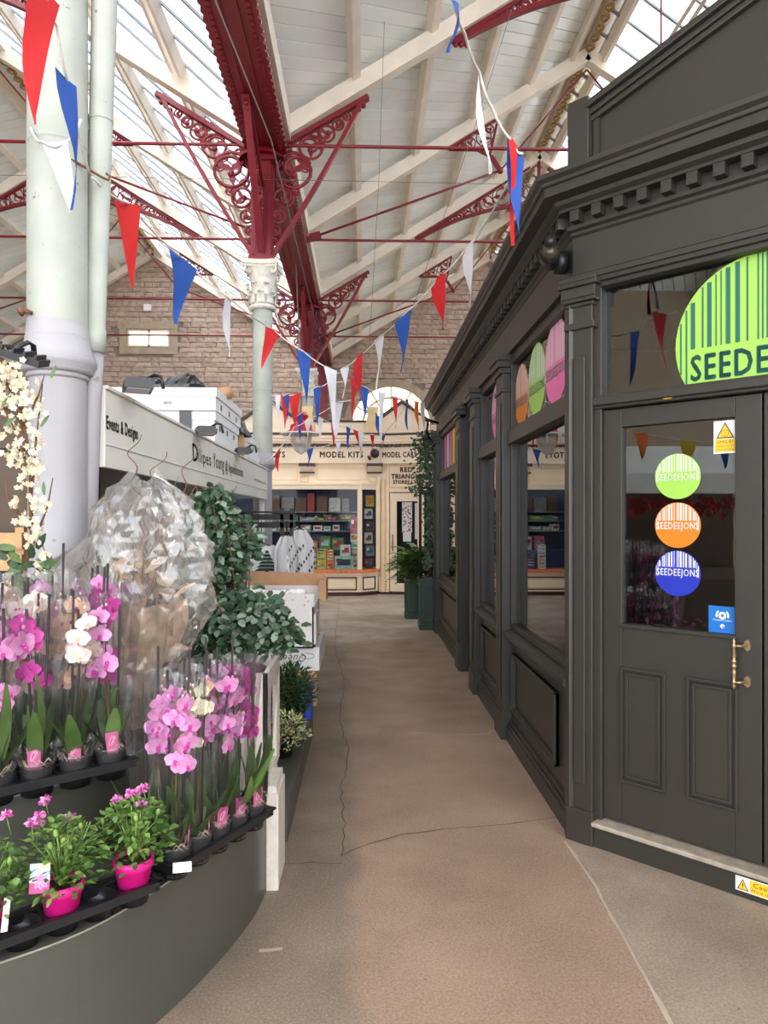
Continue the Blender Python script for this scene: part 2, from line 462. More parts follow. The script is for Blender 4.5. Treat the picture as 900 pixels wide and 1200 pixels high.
    def build(s, name, parent=None, label=None, world=True, kind=None, bevel=0.0):
        """link as one mesh object; vertices are given in world space when world=True"""
        if parent is not None and world:
            inv = wm(parent).inverted()
            s.v = [inv @ v for v in s.v]
        me = s.mesh(name)
        o = bpy.data.objects.new(name, me); C.objects.link(o)
        if parent is not None: o.parent = parent
        if label: o['label'] = label
        if kind: o['kind'] = kind
        if bevel:
            b = o.modifiers.new('bevel', 'BEVEL'); b.width = bevel; b.segments = 2; b.limit_method = 'ANGLE'
            b.harden_normals = False
        return o

def wm(o):
    m = Matrix.LocRotScale(o.location, o.rotation_euler, o.scale)
    return wm(o.parent) @ m if o.parent else m

def tag(o, label=None, cat=None, group=None, kind=None):
    if label: o['label'] = label
    if cat: o['category'] = cat
    if group: o['group'] = group
    if kind: o['kind'] = kind
    return o
def thing(name, label, cat, loc=(0, 0, 0), rz=0.0, group=None):
    o = bpy.data.objects.new(name, None); o.empty_display_size = 0.1
    C.objects.link(o); o.location = loc; o.rotation_euler = (0, 0, rz)
    return tag(o, label, cat, group)
def structure(name, loc=(0, 0, 0)):
    o = bpy.data.objects.new(name, None); C.objects.link(o); o.location = loc; o['kind'] = 'structure'
    return o
def kid(name, me, parent, loc=(0, 0, 0), rot=(0, 0, 0), sc=(1, 1, 1), label=None, kind=None):
    o = bpy.data.objects.new(name, me); C.objects.link(o); o.parent = parent
    o.location = loc; o.rotation_euler = rot; o.scale = sc
    if label: o['label'] = label
    if kind: o['kind'] = kind
    return o
def copy_tree(o, parent=None, keep=lambda c: True):
    c = o.copy(); C.objects.link(c); c.parent = parent
    for ch in list(o.children):
        if keep(ch): copy_tree(ch, c)
    return c

# ================================================================== SETTING
# ---- floor
m = MB(); m.add([(-12, -8, 0), (12, -8, 0), (14, 22.2, 0), (-14, 22.2, 0)], [(0, 1, 2, 3)], M_floor)
floor = m.build('floor', kind='structure')
def ribbon(pts, w, mt, name, z=0.0015, jit=0.0):
    P = []
    rnd = random.Random(len(pts) * 7 + int(pts[0][0] * 100))
    for i in range(len(pts) - 1):
        a = Vector(pts[i]); b = Vector(pts[i + 1])
        k = max(1, int((b - a).length / 0.07))
        for q in range(k):
            P.append(a.lerp(b, q / k) + Vector((rnd.uniform(-jit, jit), rnd.uniform(-jit, jit))))
    P.append(Vector(pts[-1]))
    vs = []; fs = []
    for i, p in enumerate(P):
        d = (P[min(i + 1, len(P) - 1)] - P[max(0, i - 1)]).normalized(); nn = Vector((-d.y, d.x))
        ww = w * rnd.uniform(0.35, 1.0)
        vs += [(p.x + nn.x * ww / 2, p.y + nn.y * ww / 2, z), (p.x - nn.x * ww / 2, p.y - nn.y * ww / 2, z)]
    for i in range(len(P) - 1): fs.append((2 * i + 1, 2 * i + 3, 2 * i + 2, 2 * i))
    mm = MB(); mm.add(vs, fs, mt); return mm.build(name, floor)
def g2(u, v):
    p = dpt(u, v, 1) - Vector((0, 0, H)); t = -H / p.z
    return (p.x * t, p.y * t)
ribbon([g2(400, 1003), g2(425, 992), g2(470, 978), g2(520, 972), g2(590, 966), g2(652, 958)], 0.009, M_crack, 'crack', jit=0.006)
ribbon([g2(398, 700), g2(392, 760), g2(404, 800), g2(398, 840), g2(408, 880), g2(400, 930), g2(404, 980), g2(400, 1003)], 0.007, M_crack, 'crack', jit=0.012)
ribbon([g2(330, 1013), g2(365, 1011), g2(400, 1012)], 0.007, M_crack, 'crack', jit=0.005)
ribbon([g2(372, 745), g2(400, 736), g2(420, 741)], 0.02, M_crackl, 'crack', jit=0.02)
ribbon([g2(480, 858), g2(520, 861), g2(560, 862), g2(585, 855)], 0.03, M_crackl, 'pale_scuff', jit=0.03)
ribbon([(1.02, 3.58), (1.035, 3.2), (1.02, 2.8), (1.0, 2.3), (0.98, 1.8), (0.96, 1.0)], 0.022, M_crackl, 'slab_joint', jit=0.004)
ribbon([g2(305, 1115), g2(318, 1113), g2(331, 1112)], 0.03, M_crackl, 'pale_scuff', z=0.002, jit=0.008)

# ---- roof geometry
XV = -1.24; SL = 0.63; HALF = 5.14
XR = XV + HALF; XL = XV - HALF
RAF = [-7.9, -5.5, -3.0, 0.1, 3.2, 6.2, 9.2, 12.3, 15.7, 18.8, 21.75]
def zb(x):
    d = abs(x - XV)
    if d > HALF: d = 2 * HALF - d
    return 6.35 + SL * d
ceiling = structure('ceiling')
cs = 1 / sqrt(1 + SL * SL)
# slopes: (x_low, x_high, boarded?)
slopes = [(XV, XR, 'board'), (XV, XL, 'glass'), (XV - 2 * HALF, XL, 'board'), (XV + 2 * HALF, XR, 'glass')]
def clip_y(poly, y0, y1):
    for lim, sg in ((y0, 1), (y1, -1)):
        out = []
        for i in range(len(poly)):
            a = poly[i]; b = poly[(i + 1) % len(poly)]
            ia = (a[1] - lim) * sg >= 0; ib = (b[1] - lim) * sg >= 0
            if ia: out.append(a)
            if ia != ib:
                t = (lim - a[1]) / (b[1] - a[1]); out.append((a[0] + t * (b[0] - a[0]), lim))
        poly = out
        if not poly: break
    return poly
def sheet(poly, dz, th, mt, name, label=None):
    if len(poly) < 3: return
    a = sum(poly[i][0] * poly[(i + 1) % len(poly)][1] - poly[(i + 1) % len(poly)][0] * poly[i][1] for i in range(len(poly)))
    if a < 0: poly = poly[::-1]
    n = len(poly)
    mm = MB()
    vs = [(p[0], p[1], zb(p[0]) + dz) for p in poly] + [(p[0], p[1], zb(p[0]) + dz + th) for p in poly]
    mm.add(vs, [tuple(range(n - 1, -1, -1)), tuple(range(n, 2 * n))] + [(i, (i + 1) % n, (i + 1) % n + n, i + n) for i in range(n)], mt)
    return mm.build(name, ceiling, label=label)
Y0R, Y1R = -8.0, 21.95
for (xl, xh, kind) in slopes:
    sg = 1 if xh > xl else -1
    xa = xl + 0.22 * sg; xb = xh - 0.1 * sg
    span = abs(xb - xa)
    # rafters
    for y in RAF:
        mm = MB(); p0 = (xa - 0.05 * sg, y, zb(xa) + 0.13); p1 = (xh, y, zb(xh) + 0.13)
        mm.bar(p0, p1, 0.17, 0.21, M_cream); mm.build('rafter', ceiling)
    # purlins
    for k in range(4):
        x = xl + sg * (1.12 + k * 1.0)
        mm = MB()
        if kind == 'board':
            mm.bar((x, Y0R, zb(x) + 0.29), (x, Y1R, zb(x) + 0.29), 0.11, 0.15, M_cream, up=(-SL * sg, 0, 1))
        else:
            for o in (-0.055, 0.055):
                mm.bar((x + o, Y0R, zb(x + o) + 0.29), (x + o, Y1R, zb(x + o) + 0.29), 0.06, 0.13, M_cream, up=(-SL * sg, 0, 1))
        mm.build('purlin', ceiling)
    if kind == 'board':
        t = 1.1 if sg > 0 and xl == XV else 0.55
        dy = 0.26; y = Y0R - t * span
        while y < Y1R:
            poly = [(xa, y), (xb, y + t * span), (xb, y + t * span + dy - 0.022), (xa, y + dy - 0.022)]
            sheet(clip_y(poly, Y0R, Y1R), 0.37, 0.022, M_board, 'board')
            y += dy
        sheet([(xa, Y0R), (xb, Y0R), (xb, Y1R), (xa, Y1R)], 0.40, 0.02, M_deck, 'roof_deck')
    else:
        t = -0.7 if xl == XV else -0.08
        dy = 0.55; y = Y0R
        while y < Y1R + (0.7 * span if t < -0.3 else 0.5):
            poly = [(xa, y), (xb, y + t * span), (xb, y + t * span + dy - 0.045), (xa, y + dy - 0.045)]
            pc = clip_y(poly, Y0R, Y1R)
            if len(pc) >= 3:
                sheet(pc, 0.385, 0.006, M_roofglass, 'glass_pane')
                cp = clip_y([(xa, y - 0.045), (xb, y + t * span - 0.045), (xb, y + t * span + 0.001), (xa, y + 0.001)], Y0R, Y1R)
                sheet(cp, 0.36, 0.04, M_bar, 'glazing_bar')
            y += dy
# ridge boards with gilded pierced panels
for xr in (XR, XL):
    mm = MB(); mm.box(xr - 0.34, xr + 0.34, Y0R, Y1R, zb(xr) + 0.36, zb(xr) + 0.40, M_kiosk if False else M_cream); mm.box(xr - 0.02, xr + 0.02, Y0R, Y1R, zb(xr) + 0.18, zb(xr) + 0.36, M_cream)
    mm.box(xr - 0.32, xr - 0.25, Y0R, Y1R, zb(xr) - 0.02, zb(xr) + 0.30, M_cream)
    mm.box(xr + 0.25, xr + 0.32, Y0R, Y1R, zb(xr) - 0.02, zb(xr) + 0.30, M_cream)
    mm.build('ridge_beam', ceiling)
    mm = MB()
    for i in range(105):
        y = -3.5 + i * 0.24
        pts = [(xr + 0.16 * sin(a * 1.0) * (1 - a / 16) * 0.5, y + 0.11 * cos(a) * (1 - a / 16), zb(xr) + 0.16) for a in [k * 0.5 for k in range(22)]]
        mm.tube(pts, 0.013, M_gold, 4)
    mm.build('gilded_scrolls', ceiling, kind='stuff', label='gilded scroll ornament under the ridge')

# ---- scroll ironwork (mesh in local x,z plane)
def spiral(mm, cx, cz, r, a0, turns=1.6, dirn=1, th=0.014, mt=None):
    n = int(16 * turns); pts = []
    for i in range(n + 1):
        q = i / n; a = a0 + dirn * 2 * pi * turns * q
        rr = r * (1 if q < 0.55 else 1 - 0.75 * (q - 0.55) / 0.45)
        pts.append((cx + rr * cos(a), 0, cz + rr * sin(a)))
    mm.tube(pts, th, mt or M_red, 5, cap=False)
    e = pts[-1]
    mm.sphere((e[0], 0, e[2]), th * 1.9, mt or M_red, 6, 4)
def leaflet(mm, cx, cz, a, L_, mt=None):
    d = Vector((cos(a), 0, sin(a)))
    mm.leaf((cx, -0.006, cz), d, (0, -1, 0), L_, L_ * 0.5, mt or M_red, bend=0.1)
    mm.leaf((cx, 0.006, cz), d, (0, 1, 0), L_, L_ * 0.5, mt or M_red, bend=0.1)
def bracket_mesh():
    mm = MB()
    tip = (1.28, 0, 2.02); top = (0.1, 0, 1.32); bot = (0.1, 0, 0.0)
    mm.bar((0.0, 0, 1.28), (1.36, 0, 2.08), 0.09, 0.06, M_red)
    mm.bar((0.12, 0, -0.05), (0.12, 0, 1.4), 0.07, 0.05, M_red, up=(1, 0, 0))
    pts = []
    for i in range(13):
        q = i / 12
        x = 0.12 + (1.28 - 0.12) * q + 0.05 * sin(pi * q); z = 0.0 + 2.02 * q + 0.02 * sin(pi * q)
        pts.append((x, 0, z))
    for a, b in zip(pts[:-1], pts[1:]): mm.bar(a, b, 0.08, 0.05, M_red)
    for k in range(3):
        mm.sphere((1.30 - k * 0.06, 0, 1.97 - k * 0.05), 0.035, M_red, 6, 4)
    for (cx, cz, r, a0, dr) in ((0.40, 1.12, 0.225, 0.4, 1), (0.62, 1.42, 0.15, 2.6, -1), (0.82, 1.60, 0.105, 2.4, 1), (0.97, 1.72, 0.07, 2.3, -1),
                               (0.27, 0.76, 0.125, 1.2, -1), (0.2, 0.52, 0.085, 1.3, 1), (0.165, 0.34, 0.06, 1.3, -1), (0.15, 0.2, 0.045, 1, 1)):
        spiral(mm, cx, cz, r, a0, 1.7, dr, 0.011 + 0.012 * r / 0.2)
        for k in range(3): leaflet(mm, cx, cz, a0 + k * 2.1, r * 0.85)
    for (cx, cz, r, a0, dr) in ((0.30, 1.33, 0.06, 0, 1), (0.50, 1.27, 0.05, 1, -1), (0.23, 0.94, 0.06, 2, 1), (0.55, 1.16, 0.06, 3, -1), (0.72, 1.66, 0.05, 1, 1), (0.75, 1.45, 0.05, 2, -1), (0.42, 0.84, 0.05, 0, 1), (1.08, 1.83, 0.05, 2, 1), (0.18, 0.64, 0.04, 0, 1), (0.17, 1.2, 0.05, 1, -1)):
        spiral(mm, cx, cz, r, a0, 1.7, dr, 0.011)
        for k in range(2): leaflet(mm, cx, cz, a0 + k * 2.4, r * 1.3)
    return mm.mesh('bracket')
ME_BRACKET = bracket_mesh()
def arch_mesh():
    """arch brace below a ridge, in local x (0 at ridge) and z (relative to ridge rafter foot height zb(ridge))"""
    mm = MB()
    X0 = -2.7
    def zt(x): return -SL * abs(x) - 0.02
    def zl(x): return -1.76 + 0.80 * (1 - (abs(x) / 2.7) ** 2.0) - 0.0
    for sg in (-1, 1):
        pts = [(sg * (2.72 - 2.72 * i / 14), 0, zl(2.72 - 2.72 * i / 14)) for i in range(15)]
        for a, b in zip(pts[:-1], pts[1:]): mm.bar(a, b, 0.08, 0.06, M_red)
        mm.bar((sg * 2.75, 0, zt(2.75)), (sg * 0.2, 0, zt(0.2)), 0.08, 0.05, M_red)
        for k in range(3): mm.sphere((sg * (2.70 - 0.07 * k), 0, zt(2.7) - 0.06), 0.04, M_red, 6, 4)
        x = 2.1
        i = 0
        while x > 0.15:
            top = zt(x); lo = zl(x); h = top - lo
            r = min(0.2, max(0.04, h * 0.46))
            cz = (top + lo) / 2 if h < 0.45 else lo + 0.06 + r
            spiral(mm, sg * x, cz, r, 0.6 + i, 1.6, 1 if i % 2 else -1, 0.013)
            for k in range(2): leaflet(mm, sg * x, cz, i + k * 2.6, r * 0.9)
            x -= r * 2.02; i += 1
    mm.bar((0, 0, zl(0) - 0.1), (0, 0, -0.02), 0.06, 0.06, M_red, up=(1, 0, 0))
    return mm.mesh('arch_brace')
ME_ARCH = arch_mesh()
def pendant_mesh():
    """small pierced bracket below a rafter (local x towards ridge), origin at its lower tip on the rafter"""
    mm = MB()
    A = (0, 0, 0); B = (0.86, 0, 0.86 * SL); P = (0.9, 0, -0.36); K = (0.5, 0, 0.0)
    mm.bar(A, B, 0.07, 0.04, M_red); mm.bar(A, K, 0.06, 0.04, M_red); mm.bar(K, (0.74, 0, -0.12), 0.06, 0.04, M_red)
    mm.bar((0.74, 0, -0.12), P, 0.07, 0.06, M_red); mm.bar(B, (0.72, 0, -0.08), 0.05, 0.04, M_red)
    mm.sphere(P, 0.06, M_red, 8, 5)
    for i, (x, z, r) in enumerate(((0.62, 0.2, 0.14), (0.38, 0.12, 0.09), (0.22, 0.07, 0.055), (0.72, 0.36, 0.07), (0.52, 0.32, 0.05), (0.6, 0.02, 0.06))):
        spiral(mm, x, z, r, i, 1.6, 1 if i % 2 else -1, 0.011)
        for k in range(3): leaflet(mm, x, z, i + k * 2, r * 0.8)
    return mm.mesh('pendant_bracket')
ME_PEND = pendant_mesh()
for i, y in enumerate(RAF[1:-1]):
    colrow = y in (3.2, 9.2, 15.7, 21.75)
    mm = MB(); mm.tube([(XV - 2 * HALF, y, 6.46), (XV + 2 * HALF, y, 6.46)], 0.022, M_red, 6); mm.build('tie_rod', ceiling)
    for xr in (XR, XL):
        if colrow:
            kid('arch_brace', ME_ARCH, ceiling, (xr, y, zb(xr)))
            mm = MB(); mm.tube([(xr, y, 6.46), (xr, y, zb(xr))], 0.014, M_red, 5); mm.build('king_rod', ceiling)
        else:
            for sg in (-1, 1):
                xt = xr + sg * 2.42
                kid('pendant_bracket', ME_PEND, ceiling, (xt, y, zb(xt)), (0, 0, 0 if sg < 0 else pi))
                xp = xt - sg * 0.9
                mm = MB(); mm.tube([(xr + sg * (HALF - 0.35), y, 6.5), (xp, y, zb(xt) - 0.36)], 0.02, M_red, 6)
                mm.tube([(xp, y, zb(xt) - 0.36), (xr - sg * 0.0, y, zb(xr) - 0.1)], 0.016, M_red, 5)
                mm.build('strut_rod', ceiling)
                mm = MB(); mm.bar((xr + sg * (HALF - 0.22), y, 6.47), (xr + sg * (HALF - 0.5), y, 6.54), 0.09, 0.12, M_red); mm.build('rod_shoe', ceiling)

# ---- valley beam
for bi, xv in enumerate((XV,)):
    vb = thing('valley_beam', 'long crimson iron valley beam running overhead on top of the columns', 'beam', (xv, 9, 6.3))
    mm = MB(); mm.box(xv - 0.17, xv + 0.17, -8, 21.9, 6.39, 6.95, M_red); mm.box(xv - 0.2, xv + 0.2, -8, 21.9, 6.95, 7.0, M_red)
    for o in (-0.08, 0.08): mm.box(xv + o - 0.012, xv + o + 0.012, -8, 21.9, 6.315, 6.34, M_red)
    mm.build('girder', vb)
    mm = MB(); vs = []; fs = []
    n = int(25.9 / 0.03)
    for i in range(n + 1):
        y = -4 + i * 0.03; e = 0.245 + 0.03 * abs(sin(pi * (i % 4) / 4))
        vs += [(xv - e, y, 6.34), (xv + e, y, 6.34), (xv - e, y, 6.385), (xv + e, y, 6.385)]
    for i in range(n):
        a = 4 * i; b = a + 4
        fs += [(a, b, b + 1, a + 1), (a + 2, a + 3, b + 3, b + 2), (a, a + 2, b + 2, b), (a + 1, b + 1, b + 3, a + 3)]
    mm.add(vs, fs, M_red); mm.build('scalloped_flange', vb)
    mm = MB()
    for sg in (-1, 1):
        mm.box(xv + sg * 0.275 - 0.03, xv + sg * 0.275 + 0.03, -8, 21.9, 6.5, 6.78, M_cream)
    mm.build('gutter_board', vb, label='cream board along the beam')
    # egg-and-dart row on the soffit
    mm = MB()
    for sg in (-1, 1):
        vs = []
        for i in range(int(25.5 / 0.085)):
            mm.box(xv + sg * 0.185 - 0.02, xv + sg * 0.185 + 0.02, -3.9 + i * 0.085, -3.85 + i * 0.085, 6.32, 6.34, M_red)
    mm.build('bead_moulding', vb, kind='stuff')

# ---- iron columns
def capital(mm, x, y, z0, z1, m):
    h = z1 - z0
    mm.lathe([(0.135, 0), (0.165, 0.01), (0.175, 0.03), (0.16, 0.055), (0.135, 0.07), (0.14, h * 0.45), (0.165, h * 0.7), (0.2, h * 0.86)], (x, y, z0), m, 24)
    for row, (zz, n, hh, r0) in enumerate(((0.07, 8, 0.17, 0.145), (0.17, 8, 0.18, 0.15))):
        for k in range(n):
            a = 2 * pi * (k + 0.5 * row) / n
            er = Vector((cos(a), sin(a), 0)); et = Vector((-sin(a), cos(a), 0))
            vs = []; fs = []
            for i in range(6):
                q = i / 5; w = 0.052 * (1 - 0.25 * q) * (1.0 if i < 5 else 0.5)
                rr = r0 + 0.015 + 0.07 * max(0, q - 0.45) ** 1.2 * 2
                z = z0 + zz + hh * (q if q < 0.85 else 0.85 - (q - 0.85) * 1.1)
                c = Vector((x, y, z)) + er * rr
                vs += [c - et * w, c + er * 0.018, c + et * w]
            for i in range(5):
                b = i * 3; fs += [(b, b + 1, b + 4, b + 3), (b + 1, b + 2, b + 5, b + 4)]
            mm.add(vs, fs, m, True)
    for k in range(4):
        a = pi / 4 + k * pi / 2; er = Vector((cos(a), sin(a), 0))
        pts = []
        for i in range(22):
            q = i / 21; an = pi / 2 + q * 3.4 * pi; rr = 0.06 * (1 - 0.8 * q)
            p = Vector((x, y, z1 - 0.11)) + er * (0.235 + rr * cos(an)) + Vector((0, 0, rr * sin(an)))
            pts.append(p)
        mm.tube(pts, [0.022 - 0.01 * i / 21 for i in range(22)], m, 5)
    ab = []
    for k in range(4):
        a0 = -3 * pi / 4 + k * pi / 2
        c0 = Vector((cos(a0), sin(a0))) * 0.335; c1 = Vector((cos(a0 + pi / 2), sin(a0 + pi / 2))) * 0.335
        ab.append((x + c0.x, y + c0.y))
        for q in (0.12, 0.35, 0.5, 0.65, 0.88):
            p = c0.lerp(c1, q); p *= 1 - 0.16 * sin(pi * q)
            ab.append((x + p.x, y + p.y))
    mm.slab(ab, z1 - 0.055, z1, m)
    mm.slab([(x + (px - x) * 0.9, y + (py - y) * 0.9) for px, py in ab], z1 - 0.085, z1 - 0.055, m)
def iron_column(x, y, label, brackets=True, cut=False):
    c = thing('iron_column', label, 'column', (x, y, 0), group=None)
    m1 = MB(); m1.lathe([(0.126, 3.72 if cut else 2.5), (0.124, 4.32)], (x, y, 0), M_colup, 32)
    if not cut: m1.lathe([(0.1255, 3.28), (0.128, 3.285), (0.128, 3.292), (0.1255, 3.297)], (x, y, 0), M_colup, 32)
    m1.build('upper_shaft', c, label='pale green upper shaft')
    m1 = MB()
    if not cut:
        pr = [(0.19, 0.0), (0.19, 0.25), (0.16, 0.3), (0.125, 0.38), (0.119, 2.255), None, (0.128, 2.258), (0.131, 2.268), (0.128, 2.278), None, (0.136, 2.279), (0.146, 2.285), (0.149, 2.295), None,
              (0.150, 2.300), (0.162, 2.318), (0.165, 2.332), (0.164, 2.342), None, (0.158, 2.343), (0.160, 2.35), (0.150, 2.372), (0.139, 2.405), (0.133, 2.43), None, (0.133, 2.43), (0.135, 2.437), (0.131, 2.444), None, (0.130, 2.445), (0.127, 2.505)]
        seg = []
        for q in pr + [None]:
            if q is None: m1.lathe(seg, (x, y, 0), M_collo, 40); seg = [seg[-1]]
            else: seg.append(q)
    if not cut: m1.build('lower_shaft', c, label='pale lilac lower shaft with moulded collar')
    m1 = MB(); capital(m1, x, y, 4.32, 4.92, M_capital); m1.build('capital', c, label='leafy capital')
    m1 = MB()
    m1.box(x - 0.16, x + 0.16, y - 0.16, y + 0.16, 4.92, 4.98, M_red)
    m1.box(x - 0.12, x + 0.12, y - 0.12, y + 0.12, 4.98, 6.34, M_red)
    for o in (-0.085, -0.03, 0.03, 0.085):
        for sg in (-1, 1):
            m1.box(x + o - 0.014, x + o + 0.014, y + sg * 0.12 - 0.012, y + sg * 0.12 + 0.012, 5.05, 6.0, M_red)
            m1.box(x + sg * 0.12 - 0.012, x + sg * 0.12 + 0.012, y + o - 0.014, y + o + 0.014, 5.05, 6.0, M_red)
    m1.box(x - 0.17, x + 0.17, y - 0.17, y + 0.17, 6.2, 6.34, M_red)
    m1.sphere((x - 0.1, y - 0.125, 5.0), 0.02, M_red, 6, 4)
    m1.build('stanchion', c, label='crimson fluted stanchion')
    m1 = MB()
    for i in range(6):
        pts = [(x + 0.02 * sin(a * 2 + i), y - 0.15, 5.5 + i * 0.08 + a * 0.02) for a in range(6)]
        m1.tube(pts, 0.012, M_gold, 4)
    m1.build('gilded_ornament', c, label='gilded ornament on the stanchion')
    m1 = MB(); m1.lathe([(0.3, 0), (0.29, 0.04), (0.2, 0.12)], (x, y, 6.24), M_red, 20, xf=Matrix.Translation((0, y * 1.0 - y, 0))); m1.build('cap_boss', c)
    if brackets:
        for k, a in enumerate((0, pi, pi / 2, -pi / 2)):
            kid('bracket', ME_BRACKET, c, (0, 0, 5.02), (0, 0, a), (1, 1, 1) if k < 2 else (1, 1, 0.62))
    return c
iron_column(-1.36, 3.2, 'thick pale iron column beside the drainpipe, behind the upper orchid tray')
iron_column(-1.30, 9.2, 'pale iron column with crimson stanchion rising at the far end of the florist sign')
iron_column(-1.24, 15.7, 'distant iron column rising behind the parapet of the cream model shop', cut=True)
iron_column(-1.36, -3.0, 'pale iron column standing behind the camera near the flower stall')
m1 = MB(); m1.box(XV - 0.14, XV + 0.14, 21.6, 21.9, 4.4, 6.4, M_red)
for o in (-0.08, 0, 0.08): m1.box(XV + o - 0.015, XV + o + 0.015, 21.58, 21.6, 4.5, 6.3, M_red)
o = m1.build('wall_pilaster'); tag(o, 'crimson iron half pilaster against the far stone wall', 'pilaster')

# drainpipe beside the near column
dp = thing('drainpipe', 'slim pale drainpipe rising right beside the thick iron column', 'pipe', (-1.18, 3.28, 0))
m1 = MB(); m1.tube([(-1.28, 3.30, 0.0), (-1.27, 3.30, 1.4), (-1.247, 3.30, 2.2), (-1.232, 3.29, 2.43)], [0.036, 0.038, 0.041, 0.043], M_collo, 18, smooth=True); m1.build('lower_pipe', dp)
m1 = MB(); m1.tube([(-1.228, 3.28, 2.40), (-1.226, 3.28, 2.5), (-1.226, 3.28, 2.505), (-1.183, 3.28, 4.0), (-1.17, 3.28, 6.3)], [0.049, 0.049, 0.045, 0.056, 0.058], M_colup, 18); 
m1.tube([(-1.2, 3.28, 3.45), (-1.2, 3.28, 3.462)], [0.0545, 0.0545], M_colup, 18)
m1.build('upper_pipe', dp)
m1 = MB(); m1.tube([(-1.27, 3.12, 3.20), (-1.22, 3.16, 3.185), (-1.17, 3.20, 3.165), (-1.145, 3.22, 3.16), (-1.14, 3.225, 3.18), (-1.155, 3.22, 3.19)], 0.006, M_rust, 6); m1.build('hook', dp, label='rusty hook')
m1 = MB(); m1.tube([(-1.49, 3.14, 2.53), (-1.46, 3.10, 2.54), (-1.42, 3.075, 2.52)], 0.009, M_rust, 8); m1.sphere((-1.47, 3.10, 2.535), 0.018, M_rust, 8, 5)
o = m1.build('pipe_clamp'); tag(o, 'rusty iron clamp on the collar of the thick near column', 'clamp')

# ---- far stone gable wall, its stones, lintel and windows
wall = structure('wall_back', (0, 22, 0))
YB = 22.0
def roofz(x): return zb(x) + 0.45
mm = MB()
poly = [(XV - 2 * HALF, 0), (XV + 2 * HALF, 0), (XV + 2 * HALF, roofz(XV + 2 * HALF)), (XR, roofz(XR)), (XV, roofz(XV)), (XL, roofz(XL)), (XV - 2 * HALF, roofz(XV - 2 * HALF))]
mm.prism(poly, YB, YB + 0.3, M_mortar); mm.build('backing_wall', wall)
WIN = (-7.22, -5.95, 6.91, 7.43)
ARC = (0.85, 4.5, 1.25)
rnd = random.Random(3)
lens = (0.24, 0.40, 0.32, 0.48)
MEST = []
for j in range(10):
    L_ = lens[j % 4]; mm = MB(); hh = 0.146
    d = 0.035 + 0.02 * rnd.random()
    q = [rnd.uniform(-0.009, 0.009) for _ in range(8)]
    x0, x1, z0, z1 = 0.006, L_ - 0.006, 0.004, hh
    vs = [(x0 + q[0], -d, z0 + q[1]), (x1 + q[2], -d, z0 + q[3]), (x1 + q[4], -d, z1 + q[5]), (x0 + q[6], -d, z1 + q[7]),
          (x0 - .004, 0.02, z0), (x1 + .004, 0.02, z0), (x1 + .004, 0.02, z1), (x0 - .004, 0.02, z1), ((x0 + x1) / 2, -d - 0.02, (z0 + z1) / 2)]
    mm.add(vs, [(0, 1, 8), (1, 2, 8), (2, 3, 8), (3, 0, 8), (0, 4, 5, 1), (1, 5, 6, 2), (2, 6, 7, 3), (3, 7, 4, 0)], M_stone)
    MEST.append((L_, mm.mesh('stone'), mm))
spots = []
z = 4.3; row = 0
while z < 10.0:
    x = -8.6 + (row % 2) * 0.2 + rnd.uniform(0, 0.2)
    while x < 4.2:
        j = rnd.randrange(10); L_ = lens[j % 4]; xc = x + L_ / 2; zc = z + 0.075
        ok = zc + 0.12 < roofz(x) - 0.12 and zc + 0.12 < roofz(x + L_) - 0.12
        if WIN[0] - 0.35 < xc < WIN[1] + 0.3 and WIN[2] - 0.25 < zc < WIN[3] + 0.28: ok = False
        if (xc - ARC[0]) ** 2 + (zc - ARC[1]) ** 2 < (ARC[2] + 0.25) ** 2: ok = False
        if ok:
            vis = (x > -8.2 and x < -3.9 and z > 5.6) or (-1.0 < x < 3.6 and z > 5.2)
            spots.append((0 if vis else 1, x, z, j))
        x += L_
    z += 0.153; row += 1
spots.sort(key=lambda s: s[0])
for (_, x, z, j) in spots[:298]:
    kid('stone', MEST[j][1], wall, (x, 0, z))
mm = MB()
for (_, x, z, j) in spots[298:]:
    src = MEST[j][2]; mm.add([(v.x + x, v.y + YB, v.z + z) for v in src.v], src.f, M_stone)
mm.build('outer_stones', wall, kind='stuff')
mm = MB(); mm.box(WIN[0] - 0.3, WIN[1] + 0.25, YB - 0.07, YB, WIN[3] + 0.02, WIN[3] + 0.26, M_stone2); mm.build('lintel', wall, label='smooth stone lintel')
mm = MB(); mm.box(WIN[1] + 0.02, WIN[1] + 0.25, YB - 0.06, YB, WIN[2] - 0.22, WIN[3] + 0.02, M_stone2)
mm.box(WIN[0] - 0.25, WIN[0] - 0.02, YB - 0.06, YB, WIN[2] - 0.22, WIN[3] + 0.02, M_stone2)
mm.box(WIN[0] - 0.02, WIN[1] + 0.02, YB - 0.06, YB, WIN[2] - 0.22, WIN[2] - 0.02, M_stone2); mm.build('window_surround', wall)
w1 = structure('window_1', (WIN[0], YB - 0.05, WIN[2]))
mm = MB(); mm.ring(WIN[0], WIN[1], WIN[2], WIN[3], 0.06, YB - 0.05, YB, M_shop); mm.box(WIN[0] + 0.62, WIN[0] + 0.68, YB - 0.05, YB, WIN[2], WIN[3], M_shop); mm.build('window_frame', w1)
for a, b in ((WIN[0] + 0.06, WIN[0] + 0.62), (WIN[0] + 0.68, WIN[1] - 0.06)):
    mm = MB(); mm.box(a, b, YB - 0.03, YB - 0.02, WIN[2] + 0.06, WIN[3] - 0.06, M_paneglow); mm.build('pane', w1)
mm = MB(); mm.box(-6.72, -6.5, YB - 0.12, YB - 0.02, 8.0, 8.2, M_white); o = mm.build('alarm_box'); tag(o, 'small white alarm box above the little gable window', 'box')
